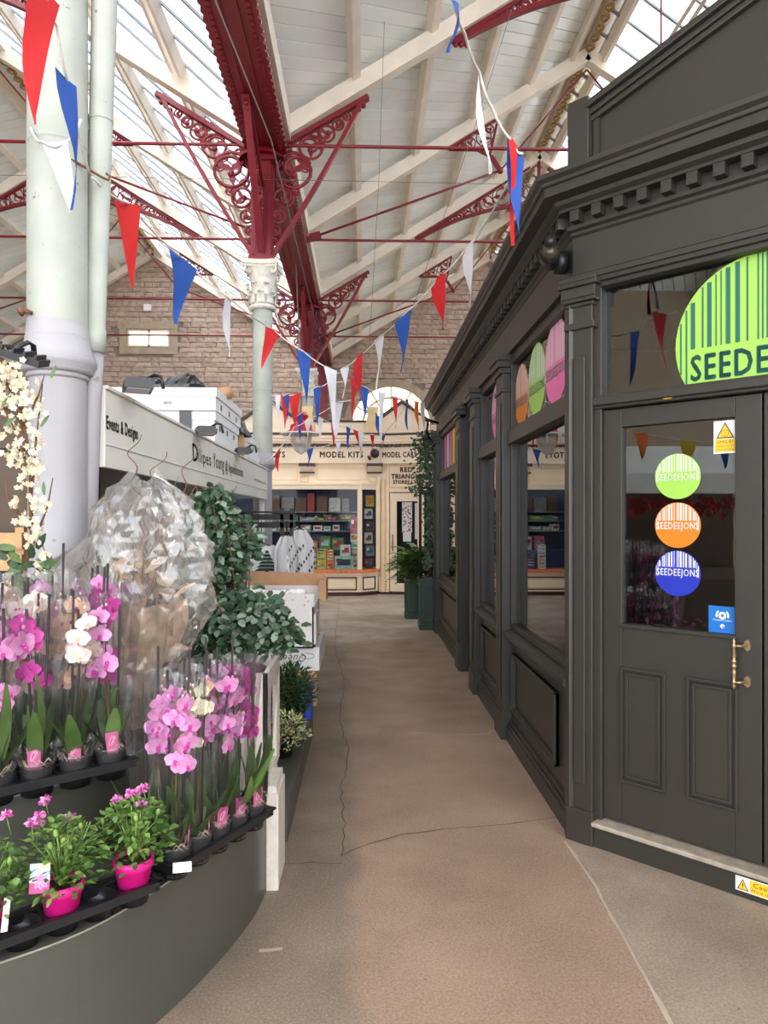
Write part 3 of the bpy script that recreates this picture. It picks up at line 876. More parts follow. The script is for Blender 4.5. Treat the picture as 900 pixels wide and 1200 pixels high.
# arched fanlight
w2 = structure('window_2', (ARC[0], YB - 0.05, ARC[1]))
cx, cz, R = ARC
def arcpoly(r0, r1, a0, a1, n=6):
    return [(cx + r1 * cos(a0 + (a1 - a0) * i / n), cz + r1 * sin(a0 + (a1 - a0) * i / n)) for i in range(n + 1)] + \
           [(cx + r0 * cos(a1 - (a1 - a0) * i / n), cz + r0 * sin(a1 - (a1 - a0) * i / n)) for i in range(n + 1)]
mm = MB(); mm.prism(arcpoly(R, R + 0.22, 0, pi, 24), YB - 0.06, YB, M_stone2); mm.build('stone_arch', w2)
mm = MB()
for r in (R - 0.03, 0.86): mm.prism(arcpoly(r, r + 0.05, 0, pi, 24), YB - 0.05, YB - 0.01, M_stone2)
for k in range(1, 6): 
    a = pi * k / 6; mm.bar((cx + 0.1 * cos(a), YB - 0.03, cz + 0.1 * sin(a)), (cx + R * cos(a), YB - 0.03, cz + R * sin(a)), 0.04, 0.06, M_stone2, up=(0, 1, 0))
for k in range(24):
    a = pi * (k + .5) / 24; mm.bar((cx + 0.9 * cos(a), YB - 0.03, cz + 0.9 * sin(a)), (cx + R * cos(a), YB - 0.03, cz + R * sin(a)), 0.012, 0.03, M_stone2, up=(0, 1, 0))
mm.build('glazing_bars', w2)
for k in range(6):
    a0 = pi * k / 6 + 0.02; a1 = pi * (k + 1) / 6 - 0.02
    for (r0, r1) in ((0.1, 0.86), (0.9, R - 0.03)):
        mm = MB(); mm.prism(arcpoly(r0, r1, a0, a1), YB - 0.025, YB - 0.018, M_fanglass); mm.build('pane', w2)
# boundary side walls of the hall, out of view
mm = MB(); mm.box(-11.75, -11.25, -8, 22, 0, 6.85, M_stone2); mm.build('wall_left', kind='structure')
mm = MB(); mm.box(8.75, 9.2, -8, 22, 0, 6.85, M_stone2); mm.build('wall_right', kind='structure')

# ================================================================== DARK CORNER SHOP (right)
r2 = sqrt(0.5)
shop = thing('record_shop', 'dark grey timber corner shop with panelled door and dentil cornice along the right side', 'shop', (1.05, 3.62, 0))
FD = frame((1.05, 3.62, 0), (r2, -r2, 0), (r2, r2, 0))          # angled door front: local x along the front, y into the shop
def part(name, mm, parent=None, label=None, bevel=0.0, kind=None): return mm.build(name, parent or shop, label, True, kind, bevel)
PX = 1.10
def wbox(mm, y0, y1, out0, out1, z0, z1, m=None):
    mm.box(PX - out1, PX - out0, y0, y1, z0, z1, m or M_dark)
# -- side wall towards the lane, bay by bay
for (ya, yb) in ((3.66, 5.25), (5.5, 6.6), (7.9, 10.12)):
    mm = MB(); wbox(mm, ya, yb, -0.04, 0.045, 0, 0.1); wbox(mm, ya, yb, -0.04, 0.035, 0.1, 0.125); wbox(mm, ya, yb, -0.04, 0.02, 0.125, 0.15); part('skirting', mm, bevel=0.006)
    mm = MB(); wbox(mm, ya, yb, -0.06, 0.0, 0.14, 0.76); part('stall_riser', mm)
    mm = MB()
    y0, y1, z0, z1 = ya + (0.30 if ya < 4 else 0.12), yb - 0.12, 0.245, 0.665
    for w, o in ((0.035, 0.022), (0.018, 0.032)):
        wbox(mm, y0, y1, 0, o, z0, z0 + w); wbox(mm, y0, y1, 0, o, z1 - w, z1); wbox(mm, y0, y0 + w, 0, o, z0, z1); wbox(mm, y1 - w, y1, 0, o, z0, z1)
    part('panel_moulding', mm, bevel=0.004)
    mm = MB(); mm.prism([(PX + 0.05, 0.76), (PX - 0.05, 0.76), (PX - 0.062, 0.775), (PX - 0.062, 0.80), (PX - 0.03, 0.815), (PX + 0.05, 0.845)], ya, yb, M_dark); part('window_sill', mm)
    mm = MB()
    wbox(mm, ya, yb, -0.05, 0.01, 0.83, 0.87); wbox(mm, ya, ya + (0.14 if ya < 4 else 0.06), -0.05, 0.012, 0.84, 2.85); wbox(mm, yb - 0.05, yb, -0.05, 0.012, 0.84, 2.85)
    wbox(mm, ya, yb, -0.05, 0.035, 2.19, 2.285); wbox(mm, ya, yb, -0.05, 0.02, 2.285, 2.305); wbox(mm, ya, yb, -0.05, 0.012, 2.78, 2.86)
    part('window_frame', mm, bevel=0.005)
    gy0 = ya + (0.13 if ya < 4 else 0.05)
    mm = MB(); wbox(mm, gy0, yb - 0.04, -0.032, -0.026, 0.86, 2.2, M_glass); part('window_pane', mm)
    mm = MB(); wbox(mm, gy0, yb - 0.04, -0.032, -0.026, 2.29, 2.79, M_glass); part('transom_pane', mm)
# -- pilasters with little capitals
def pilaster(y0, y1, dep=0.07, inner=-0.05):
    mm = MB(); wbox(mm, y0, y1, inner, dep, 0, 2.86); wbox(mm, y0 + 0.05, y1 - 0.05, dep, dep + 0.012, 0.3, 2.5)
    wbox(mm, y0 - 0.01, y1 + 0.01, inner, dep + 0.012, 0, 0.2)
    part('pilaster', mm, bevel=0.005)
    mm = MB()
    for (e, z0, z1) in ((0.012, 2.58, 2.61), (0.02, 2.72, 2.76), (0.04, 2.76, 2.81), (0.05, 2.81, 2.86)):
        wbox(mm, y0 - e, y1 + e, 0, dep + e, z0, z1)
    part('pilaster_capital', mm, bevel=0.004)
pilaster(5.25, 5.50); pilaster(6.60, 6.85); pilaster(7.62, 7.9, 0.07, -0.06); pilaster(10.12, 10.4)
# recessed side doorway
mm = MB(); wbox(mm, 7.60, 7.66, -0.85, 0.06, 0, 2.9); wbox(mm, 6.84, 6.9, -0.85, 0.06, 0, 2.9); wbox(mm, 6.85, 7.65, -0.9, -0.85, 0, 2.9); part('porch_lining', mm)
# -- frieze and cornice swept round the corner
CORN = (1.07, 3.60)
PATH = [(1.07, 10.42), CORN, (CORN[0] + 1.9 * r2, CORN[1] - 1.9 * r2)]
MIT = [(-1, 0), (-1.0, -0.4142), (-r2, -r2)]
def sweep(prof, m, name, bevel=0.0):
    mm = MB(); n = len(prof); vs = []
    for (px, py), (mx, my) in zip(PATH, MIT):
        for (o, z) in prof: vs.append((px + mx * o, py + my * o, z))
    fs = []
    for i in range(2):
        for k in range(n):
            a = i * n + k; b = i * n + (k + 1) % n
            fs.append((a, b, b + n, a + n))
    fs.append(tuple(range(n))); fs.append(tuple(range(3 * n - 1, 2 * n - 1, -1)))
    mm.add(vs, fs, m); return part(name, mm, bevel=bevel)
sweep([(-0.12, 2.85), (0.012, 2.85), (0.012, 2.875), (0.0, 2.885), (0.0, 3.07), (0.012, 3.08), (0.012, 3.095), (0.03, 3.105), (0.03, 3.125), (-0.12, 3.125)], M_dark, 'frieze')
sweep([(-0.12, 3.12), (0.012, 3.12), (0.012, 3.185), (0.075, 3.185), (0.075, 3.20), (0.10, 3.215), (0.105, 3.235), (0.165, 3.245), (0.165, 3.29), (0.178, 3.295), (0.182, 3.31), (0.20, 3.325), (0.205, 3.345), (0.10, 3.365), (-0.12, 3.375)], M_dark, 'cornice')
dm = MB(); dm.box(-0.024, 0.024, 0, 0.058, 3.130, 3.186, M_dark); ME_DENT = dm.mesh('dentil')
for k in range(15):   # along the door front
    s = 0.045 + 0.1145 * k
    x, y = CORN[0] + s * r2 - 0.0, CORN[1] - s * r2
    o = kid('dentil', ME_DENT, shop, (x - 1.05 - r2 * 0.012, y - 3.62 - r2 * 0.012, 0), (0, 0, 3 * pi / 4))
for k in range(59):   # along the lane
    o = kid('dentil', ME_DENT, shop, (CORN[0] - 0.012 - 1.05, CORN[1] + 0.05 + 0.1145 * k - 3.62, 0), (0, 0, pi / 2))
# -- roof slab, corner post and pediment
mm = MB(); mm.slab([(1.07, 10.4), (1.07, 3.62), (2.4, 2.28), (5.0, 2.28), (5.0, 10.4)], 3.30, 3.36, M_dark); part('roof_slab', mm)
mm = MB(); mm.box(-0.06, 0.062, 0.1, 0.26, 3.37, 3.84, M_dark, FD); part('corner_post', mm, bevel=0.006)
mm = MB(); mm.prism([(0.09, 3.36), (2.1, 3.36), (2.1, 4.0), (0.98, 4.06), (0.09, 3.74)], 0.16, 0.2, M_dark, FD); part('pediment_panel', mm)
mm = MB()
def rake(o0, o1, y0, y1):
    sl = 0.305
    mm.prism([(0.05, 3.74 + o0), (1.02, 3.74 + sl * 0.97 + o0), (1.02, 3.74 + sl * 0.97 + o1), (0.05, 3.74 + o1)], y0, y1, M_dark, FD)
    mm.prism([(1.02, 3.74 + sl * 0.97 + o0), (2.05, 3.74 + o0), (2.05, 3.74 + o1), (1.02, 3.74 + sl * 0.97 + o1)], y0, y1, M_dark, FD)
rake(-0.03, 0.0, 0.13, 0.2); rake(0.0, 0.03, 0.115, 0.22); rake(0.03, 0.065, 0.09, 0.24)
part('pediment_moulding', mm, bevel=0.005)
mm = MB(); mm.box(0.068, 0.10, 0.14, 0.2, 3.37, 3.74, M_dark, FD); part('pediment_upright', mm)
# far parapet block seen over the side cornice
mm = MB(); mm.box(1.15, 1.30, 4.3, 10.4, 3.36, 3.46, M_dark); part('parapet_board', mm)

# -- corner pilaster of the angled front
def front_pilaster(s0, s1, nm):
    mm = MB(); mm.box(s0, s1, 0, 0.12, 0, 2.86, M_dark, FD); mm.box(s0 + 0.035, s1 - 0.035, -0.012, 0, 0.3, 2.46, M_dark, FD)
    mm.box(s0 - 0.008, s1 + 0.008, -0.015, 0.1, 0, 0.17, M_dark, FD)
    part(nm, mm, bevel=0.006)
    mm = MB()
    for (e, z0, z1) in ((0.015, 2.60, 2.635), (0.012, 2.715, 2.735), (0.028, 2.735, 2.755), (0.028, 2.755, 2.81), (0.042, 2.81, 2.835), (0.036, 2.835, 2.862)):
        mm.box(s0 - e, s1 + e, -e, 0.1, z0, z1, M_dark, FD)
    part('pilaster_capital', mm, bevel=0.005)
front_pilaster(0.0, 0.135, 'corner_pilaster'); front_pilaster(1.67, 1.80, 'corner_pilaster')
mm = MB(); mm.box(1.05, 1.16, 3.60, 3.68, 0, 2.85, M_dark); part('corner_return', mm)
# jambs, transom bar, header
mm = MB()
for (a, b) in ((0.13, 0.169), (1.633, 1.672)): mm.box(a, b, 0.03, 0.14, 0.13, 2.86, M_dark, FD)
mm.box(0.13, 1.68, 0.02, 0.14, 2.19, 2.258, M_dark, FD); mm.box(0.13, 1.68, 0.0, 0.05, 2.205, 2.245, M_dark, FD)
mm.box(0.13, 1.68, 0.02, 0.14, 2.80, 2.86, M_dark, FD); mm.box(0.13, 1.68, 0.0, 0.06, 2.825, 2.86, M_dark, FD)
part('door_frame', mm, bevel=0.005)
mm = MB(); mm.box(0.169, 1.633, 0.078, 0.084, 2.25, 2.81, M_glass, FD); part('transom_pane', mm, label='glass over the door with a big lime disc')
mm = MB(); mm.box(0.13, 1.75, 0.0, 0.5, 0.0, 0.105, M_dark, FD); part('step_riser', mm)
mm = MB(); mm.box(0.137, 1.75, -0.022, 0.5, 0.105, 0.128, M_wood_tread, FD); part('step_tread', mm, label='worn bare wooden tread', bevel=0.006)

# -- decals
STRIPES = [(-0.93, .02, 0), (-0.86, .02, 0), (-0.78, .05, 1), (-0.66, .02, 0), (-0.58, .05, 1), (-0.5, .015, 0), (-0.44, .015, 0), (-0.36, .05, 1), (-0.25, .05, 1), (-0.14, .02, 0),
           (-0.02, .018, 0), (0.03, .018, 0), (0.08, .02, 0), (0.15, .05, 1), (0.24, .018, 0), (0.29, .018, 0), (0.38, .055, 1), (0.5, .02, 0), (0.57, .05, 1), (0.68, .02, 0), (0.75, .05, 1), (0.84, .02, 0), (0.9, .03, 1)]
def barcode_disc(cx, cz, r, y, mbase, mstripe, minkt, xf, ztxt, htxt, wtxt, zmin=None, st='SEEDEEJONS', xo=0.0, bold=0.007):
    mm = MB(); mm.disc(cx, cz, r, y, mbase, 48, xf, zmin=zmin)
    zb_ = cz + ztxt * r + htxt * r * 1.25
    for (q, w, b) in STRIPES:
        top = cz + sqrt(max(0, 1 - (abs(q) + w) ** 2)) * r * 0.985
        z0 = zb_ if abs(q) < 0.82 else max(zb_ - htxt * r * 1.4, cz - sqrt(max(0, 1 - q * q)) * r * 0.95)
        if top > z0 + 0.01: w *= 0.55; mm.quadxz(cx + (q - w) * r, cx + (q + w) * r, z0, top, y - 0.0012, mstripe, xf)
    mm.text(st, cx - wtxt * r / 2 + xo, cz + ztxt * r, wtxt * r, htxt * r, y - 0.0016, minkt, xf, bold=bold * r)
    return mm
part('logo_disc', barcode_disc(0.885, 2.44, 0.366, 0.075, M_lime, M_dkgreen, M_dkgreen, FD, -0.44, 0.32, 1.86, zmin=2.259, xo=0.047, bold=0.010), label='big lime green disc with bar code stripes')

# -- the glazed door leaf
def door_leaf(s0, s1, lead):
    d = MB(); y0, y1 = 0.055, 0.10
    gl = (s0 + 0.094, s1 - 0.11, 1.117, 2.093) if lead else (s0 + 0.11, s1 - 0.094, 1.117, 2.093)
    d.box(s0, gl[0], y0, y1, 0.142, 2.185, M_dark, FD); d.box(gl[1], s1, y0, y1, 0.142, 2.185, M_dark, FD)
    d.box(gl[0], gl[1], y0, y1, 2.093, 2.185, M_dark, FD); d.box(gl[0], gl[1], y0, y1, 0.142, 1.117, M_dark, FD)
    d.prism([(gl[0] - 0.008, 1.105), (gl[1] + 0.008, 1.105), (gl[1] + 0.008, 1.122), (gl[0] - 0.008, 1.122)], y0 - 0.012, y0 + 0.03, M_dark, FD)
    root = part('door', d, bevel=0.003, label='glazed and panelled door with coloured stickers' if lead else None)
    for (a, b) in ((s0 + 0.09, s0 + 0.313), (s0 + 0.409, s0 + 0.634)):
        p = MB(); p.ring(a, b, 0.343, 0.91, 0.014, y0 - 0.012, y0, M_dark, FD); p.ring(a + 0.014, b - 0.014, 0.357, 0.896, 0.012, y0 - 0.006, y0, M_dark2, FD)
        p.ring(a + 0.026, b - 0.026, 0.369, 0.884, 0.014, y0 - 0.010, y0, M_dark, FD); p.box(a + 0.04, b - 0.04, y0 - 0.004, y0, 0.383, 0.87, M_dark, FD)
        part('door_panel', p, root, bevel=0.002)
    g = MB(); g.box(gl[0] - 0.005, gl[1] + 0.005, 0.080, 0.085, 1.112, 2.098, M_glass, FD); part('door_pane', g, root)
    return root
door = door_leaf(0.169, 0.897, True)
door2 = door_leaf(0.905, 1.633, False)
for cz, mb, ms, lb in ((1.840, M_lime, M_dwhite, 'lime round sticker'), (1.610, M_dorange, M_dwhite, 'orange round sticker'), (1.383, M_dblue, M_dwhite, 'blue round sticker')):
    part('round_sticker', barcode_disc(0.527, cz, 0.107, 0.0785, mb, ms, ms, FD, -0.17 if cz > 1.5 else -0.1, 0.30, 1.82), door, label=lb + ' with bar code stripes')
# smile sign
mm = MB(); y = 0.0785
mm.quadxz(0.690, 0.787, 1.935, 2.083, y, M_dwhite, FD)
mm.add([(0.700, y - .001, 2.003), (0.779, y - .001, 2.003), (0.7395, y - .001, 2.076)], [(0, 1, 2)], M_ink, xf=FD)
mm.add([(0.708, y - .0015, 2.008), (0.771, y - .0015, 2.008), (0.7395, y - .0015, 2.066)], [(0, 1, 2)], M_syel, xf=FD)
mm.disc(0.7395, 2.026, 0.0165, y - .0018, M_ink, 20, FD); mm.disc(0.7395, 2.026, 0.0145, y - .002, M_syel, 20, FD)
mm.quadxz(0.731, 0.737, 2.029, 2.031, y - .0022, M_ink, FD); mm.quadxz(0.742, 0.748, 2.029, 2.031, y - .0022, M_ink, FD)
mm.add([(0.732, y - .0022, 2.022), (0.7395, y - .0022, 2.016), (0.747, y - .0022, 2.022), (0.7395, y - .0022, 2.019)], [(0, 1, 2, 3)], M_ink, xf=FD)
mm.quadxz(0.696, 0.782, 1.942, 2.000, y - .001, M_syel, FD)
mm.text('SMILE!', 0.706, 1.980, 0.066, 0.013, y - .0015, M_ink, FD); mm.text("YOU'RE ON CCTV", 0.702, 1.964, 0.074, 0.008, y - .0015, M_ink, FD); mm.text('24 hour surveillance', 0.701, 1.950, 0.076, 0.007, y - .0015, M_ink, FD)
part('smile_sign', mm, door, label='white and yellow smile warning sticker')
mm = MB(); mm.quadxz(0.668, 0.787, 1.124, 1.245, y, M_sblue, FD)
mm.disc(0.728, 1.203, 0.017, y - .001, M_dwhite, 24, FD); mm.disc(0.728, 1.203, 0.007, y - .0015, M_sblue, 20, FD)
for sg in (-1, 1):
    pts = [(0.728 + sg * 0.029 * cos(a), 1.203 + 0.029 * sin(a)) for a in [-0.35 + k * 0.17 for k in range(8)]]
    p2 = [(0.728 + sg * 0.022 * cos(a), 1.203 + 0.022 * sin(a)) for a in [-0.35 + k * 0.17 for k in range(8)]]
    for i in range(7): mm.add([(pts[i][0], y - .001, pts[i][1]), (pts[i + 1][0], y - .001, pts[i + 1][1]), (p2[i + 1][0], y - .001, p2[i + 1][1]), (p2[i][0], y - .001, p2[i][1])], [(0, 1, 2, 3)], M_dwhite, xf=FD)
mm.text('TrustedTraders', 0.687, 1.178, 0.082, 0.009, y - .001, M_dwhite, FD)
mm.disc(0.728, 1.155, 0.010, y - .001, M_tagblue, 16, FD); mm.disc(0.732, 1.151, 0.005, y - .0015, M_dpink, 12, FD)
part('blue_sticker', mm, door, label='square blue sticker with white ring emblem')
mm = MB(); mm.quadxz(0.483, 0.524, 2.200, 2.222, 0.018, M_syel, FD)
mm.text('18-20', 0.488, 2.206, 0.03, 0.009, 0.0175, M_ink, FD)
part('number_plate', mm, label='tiny yellow plate on the transom bar')
# handle
mm = MB(); hx = 0.800
prof = [(0.001, 0.895), (0.006, 0.902), (0.009, 0.91), (0.005, 0.918), (0.010, 0.924), (0.010, 0.930), (0.006, 0.936), (0.008, 0.955), (0.011, 0.975), (0.006, 0.988), (0.0125, 0.994), (0.012, 1.0), (0.0065, 1.008),
        (0.012, 1.014), (0.0125, 1.02), (0.006, 1.028), (0.011, 1.04), (0.007, 1.075), (0.010, 1.082), (0.010, 1.09), (0.005, 1.096), (0.009, 1.104), (0.001, 1.12)]
mm.lathe(prof, (hx, 0.0, 0), M_brass, 12, xf=FD)
for z in (0.927, 1.086):
    mm.tube([FD @ Vector((hx, 0.0, z)), FD @ Vector((hx + 0.02, 0.005, z)), FD @ Vector((hx + 0.04, 0.04, z))], 0.006, M_brass, 8)
    mm.prism([(hx + 0.028, z - 0.014), (hx + 0.042, z - 0.026), (hx + 0.054, z - 0.016), (hx + 0.054, z + 0.016), (hx + 0.042, z + 0.026), (hx + 0.028, z + 0.014)], 0.043, 0.055, M_brass, FD)
part('door_handle', mm, door, label='turned brass pull handle')
# caution plate on the step
mm = MB(); z0, z1 = 0.028, 0.090
mm.box(0.808, 1.10, -0.003, 0.0, z0, z1, M_dwhite, FD); mm.quadxz(0.866, 1.094, z0 + 0.004, z1 - 0.004, -0.0035, M_syel, FD)
mm.add([(0.814, -.0035, z0 + 0.006), (0.862, -.0035, z0 + 0.006), (0.838, -.0035, z1 - 0.007)], [(0, 1, 2)], M_ink, xf=FD)
mm.add([(0.820, -.004, z0 + 0.010), (0.856, -.004, z0 + 0.010), (0.838, -.004, z1 - 0.014)], [(0, 1, 2)], M_syel, xf=FD)
mm.quadxz(0.836, 0.840, z0 + 0.022, z1 - 0.024, -0.0045, M_ink, FD); mm.quadxz(0.836, 0.840, z0 + 0.014, z0 + 0.018, -0.0045, M_ink, FD)
mm.text('Caution', 0.880, z0 + 0.032, 0.11, 0.020, -0.004, M_ink, FD); mm.text('Mind the step', 0.873, z0 + 0.012, 0.13, 0.011, -0.004, M_ink, FD)
o = mm.build('caution_plate'); tag(o, 'white and yellow caution plate on the dark step riser', 'sign')
# disc decals on the lane windows
FWL = frame((PX, 0, 0), (0, -1, 0), (1, 0, 0))
for (yc, r, cz, mb) in ((5.02, 0.22, 2.52, M_dorange), (4.58, 0.235, 2.545, M_lime), (4.12, 0.25, 2.56, M_dpink), (5.95, 0.24, 2.55, M_dpink)):
    part('logo_disc', barcode_disc(-yc, cz, r, 0.024, mb, M_dwhite, M_dwhite, FWL, -0.35, 0.26, 1.7, zmin=2.305), label={M_dorange.name: 'orange disc decal', M_lime.name: 'lime disc decal', M_dpink.name: 'pink disc decal'}[mb.name])
for i, mb in enumerate((M_dkgreen, M_lime, M_syel, M_dpink, M_fwhite, M_dpink)):  # coloured reflections in the far transom, painted as flat strips on the glass
    mm = MB(); yy = 8.1 + i * 0.3; mm.quadxz(-yy - 0.24, -yy, 2.31, 2.77, 0.024, mb, FWL); part('reflection_strip', mm, label='upright coloured strip on the far transom')
# interior
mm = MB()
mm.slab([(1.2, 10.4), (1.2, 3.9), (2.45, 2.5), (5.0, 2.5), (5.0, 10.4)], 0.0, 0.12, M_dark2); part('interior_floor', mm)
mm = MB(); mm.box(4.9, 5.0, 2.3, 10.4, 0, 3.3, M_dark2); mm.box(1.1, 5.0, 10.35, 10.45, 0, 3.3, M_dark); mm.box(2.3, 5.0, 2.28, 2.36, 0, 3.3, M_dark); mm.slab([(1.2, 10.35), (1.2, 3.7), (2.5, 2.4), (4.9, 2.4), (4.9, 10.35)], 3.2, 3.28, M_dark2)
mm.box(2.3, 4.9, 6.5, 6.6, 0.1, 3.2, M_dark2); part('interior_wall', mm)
# camera on the cornice
cc = thing('security_camera', 'black security camera under the cornice at the shop corner', 'camera', (0.93, 3.60, 2.99))
mm = MB(); mm.tube([(1.06, 3.70, 2.985), (1.0, 3.70, 2.985)], 0.06, M_black, 16); mm.tube([(1.0, 3.68, 3.0), (0.97, 3.64, 3.01)], 0.03, M_black, 12); mm.build('mount', cc)
mm = MB(); mm.tube([(0.985, 3.72, 3.0), (0.95, 3.60, 2.985), (0.93, 3.52, 2.975)], [0.05, 0.052, 0.05], M_black, 18); mm.tube([(0.95, 3.62, 3.03), (0.925, 3.49, 3.02)], [0.02, 0.03], M_black, 12); mm.build('body', cc)
mm = MB(); mm.tube([(0.93, 3.52, 2.975), (0.928, 3.512, 2.974)], [0.04, 0.04], M_lens, 16); mm.build('lens', cc)
# small lamp bracket far end
mm = MB(); mm.tube([(1.05, 9.9, 2.98), (0.9, 9.9, 3.02), (0.86, 9.9, 3.02)], 0.02, M_black, 8); mm.tube([(0.9, 9.9, 3.0), (0.88, 9.9, 2.85)], 0.015, M_black, 8); mm.tube([(0.88, 9.9, 2.86), (0.88, 9.9, 2.74)], [0.02, 0.07], M_black, 12)
o = mm.build('bracket_lamp'); tag(o, 'small black bracket lamp on the far end of the dark shop frieze', 'lamp')

# ================================================================== CREAM MODEL SHOP (far end)
ms = thing('model_shop', 'cream shop with red lettered fascia closing the far end of the lane', 'shop', (0, 15.4, 0))
def mp(name, mm, parent=None, label=None, bevel=0.0, kind=None): return mm.build(name, parent or ms, label, True, kind, bevel)
YF = 15.4; YBAY = 15.12
BX = [(-4.2, YBAY), (-0.06, YBAY), (0.30, YF)]
def bay(z0, z1, out, m, name, parent=None, label=None):
    mm = MB(); o = out
    mm.slab([(-4.2, 16.2), (-4.2, YBAY - o), (-0.06 + o * 0.3, YBAY - o), (0.30 + o, YF - o * 0.35), (0.30 + o, 16.2)], z0, z1, m); return mp(name, mm, parent, label)
bay(0, 0.08, 0.0, M_brown, 'plinth'); bay(0.08, 0.45, 0.0, M_shop, 'stall_riser'); bay(0.45, 0.485, 0.04, M_shop, 'sill_moulding'); bay(0.485, 0.56, 0.055, M_orange, 'tiled_sill', None, 'orange tiled sill')
mm = MB(); mm.ring(-3.9, -0.14, 0.12, 0.40, 0.025, YBAY - 0.012, YBAY, M_brown); mm.ring(-3.85, -0.19, 0.16, 0.36, 0.01, YBAY - 0.006, YBAY, M_shop2)
FC = frame((-0.06, YBAY, 0), Vector((0.36, 0.28, 0)).normalized(), Vector((-0.28, 0.36, 0)).normalized())
mm.ring(0.05, 0.40, 0.12, 0.40, 0.025, -0.012, 0, M_brown, FC); mp('riser_panels', mm)
# window frame, glass, posts
mm = MB(); mm.box(-0.13, -0.03, YBAY - 0.02, YBAY + 0.08, 0.56, 2.36, M_shop); mm.box(0.27, 0.35, YF - 0.05, YF + 0.06, 0.56, 2.4, M_shop)
mm.box(-4.2, -0.06, YBAY - 0.01, YBAY + 0.06, 2.27, 2.36, M_shop); mm.box(0, 0.456, -0.01, 0.06, 2.27, 2.36, M_shop, FC); mm.box(-2.25, -2.15, YBAY - 0.02, YBAY + 0.06, 0.56, 2.36, M_shop)
mp('window_frame', mm)
for (a, b) in ((-4.2, -2.2), (-2.2, -0.08)):
    mm = MB(); mm.box(a, b, YBAY + 0.02, YBAY + 0.026, 0.56, 2.28, M_glass2); mp('window_pane', mm)
mm = MB(); mm.box(0.03, 0.42, 0.02, 0.026, 0.56, 2.28, M_glass2, FC); mp('canted_pane', mm)
# back of display, ceiling
mm = MB(); mm.box(-4.2, 0.3, 16.0, 16.05, 0.5, 2.4, PAL['navy']); mp('display_back', mm)
bay(2.36, 2.40, 0.03, M_shop, 'window_head'); 
# upper wall, panel zone, fascia
mm = MB(); mm.box(-4.2, 0.36, YF - 0.08, 16.2, 2.40, 3.2, M_shop); mm.box(-4.2, 1.9, YF + 0.12, 16.2, 2.3, 3.7, M_shop); mp('upper_wall', mm)
mm = MB()
for (a, b) in ((-3.6, -1.42), (-1.0, 0.08)): mm.ring(a, b, 2.47, 2.74, 0.012, YF - 0.092, YF - 0.08, M_shop2)
for xx in (-1.27, 0.2): mm.ring(xx - 0.09, xx + 0.09, 2.43, 2.56, 0.018, YF - 0.1, YF - 0.08, M_shop2)
mp('panel_moulding', mm)
for xx in (-1.21, 0.24):
    mm = MB(); mm.prism([(YF - 0.08, 2.62), (YF - 0.12, 2.62), (YF - 0.12, 2.64), (YF - 0.14, 2.68), (YF - 0.22, 2.75), (YF - 0.22, 2.82), (YF - 0.08, 2.82)], 0, 0.3, M_shop, frame((xx + 0.15, 0, 0), (0, 1, 0), (-1, 0, 0)))
    mm.box(xx - 0.17, xx + 0.17, YF - 0.24, YF - 0.08, 2.765, 2.83, M_brown); mm.box(xx - 0.16, xx + 0.16, YF - 0.15, YF - 0.08, 2.62, 2.65, M_brown); mp('fascia_bracket', mm)
mm = MB(); mm.box(-4.2, 0.36, YF - 0.16, YF - 0.05, 2.83, 3.2, M_shop); mp('fascia_board', mm)
FM = frame((0, YF - 0.162, 0), (1, 0, 0), (0, 1, 0))
mm = MB(); mm.text('MODEL KITS', -0.93, 2.955, 0.92, 0.125, 0, M_inkbrown, FM, bold=0.006); mm.text('TOYS', -2.08, 2.955, 0.40, 0.125, 0, M_inkbrown, FM, bold=0.006); mp('fascia_lettering', mm, label='dark red capital lettering')
# angled door section
av = Vector((0.97, -0.243, 0)); FDm = frame((0.34, YF + 0.06, 0), tuple(av), (0.243, 0.97, 0))
mm = MB(); mm.box(-0.1, 1.4, 0.02, 0.12, 0, 0.06, M_brown, FDm); mm.box(0.0, 0.22, 0, 0.12, 0.05, 2.83, M_shop, FDm); mm.box(0.22, 1.25, 0.02, 0.12, 2.22, 2.83, M_shop, FDm); mm.box(1.1, 1.5, 0.0, 0.12, 0.05, 2.83, M_shop, FDm)
mm.box(0.02, 0.06, -0.015, 0, 0.05, 2.5, M_shop2, FDm); mm.box(0.12, 0.16, -0.015, 0, 0.05, 2.5, M_shop2, FDm); mp('door_surround', mm)
mm = MB(); mm.box(0.0, 1.5, -0.1, 0.12, 2.83, 3.2, M_shop, FDm); mm.text('MODEL CARS', 0.1, 2.965, 0.74, 0.115, -0.102, M_inkbrown, FDm, bold=0.006); mp('side_fascia', mm, label='angled fascia reading model cars')
mm = MB(); mm.ring(0.22, 0.98, 2.32, 2.80, 0.014, -0.0, 0.03, M_shop2, FDm)
mm.text('RED', 0.47, 2.655, 0.26, 0.1, 0.01, M_inkbrown, FDm, bold=0.006); mm.text('TRIANGLE', 0.27, 2.51, 0.66, 0.1, 0.01, M_inkbrown, FDm, bold=0.006); mm.text('STORES LTD', 0.31, 2.40, 0.58, 0.075, 0.01, M_inkbrown, FDm, bold=0.005); mp('name_board', mm, label='name board in dark red capitals')
d = MB(); d.box(0.24, 0.38, 0.03, 0.08, 0.06, 2.2, M_shop, FDm); d.box(0.84, 0.98, 0.03, 0.08, 0.06, 2.2, M_shop, FDm); d.box(0.38, 0.84, 0.03, 0.08, 2.02, 2.2, M_shop, FDm); d.box(0.38, 0.84, 0.03, 0.08, 0.06, 0.24, M_shop, FDm)
dr = mp('shop_door', d, label='cream door with a tall dark pane')
d = MB(); d.box(0.38, 0.84, 0.05, 0.056, 0.24, 2.02, M_glass2, FDm); mp('door_pane', d, dr)
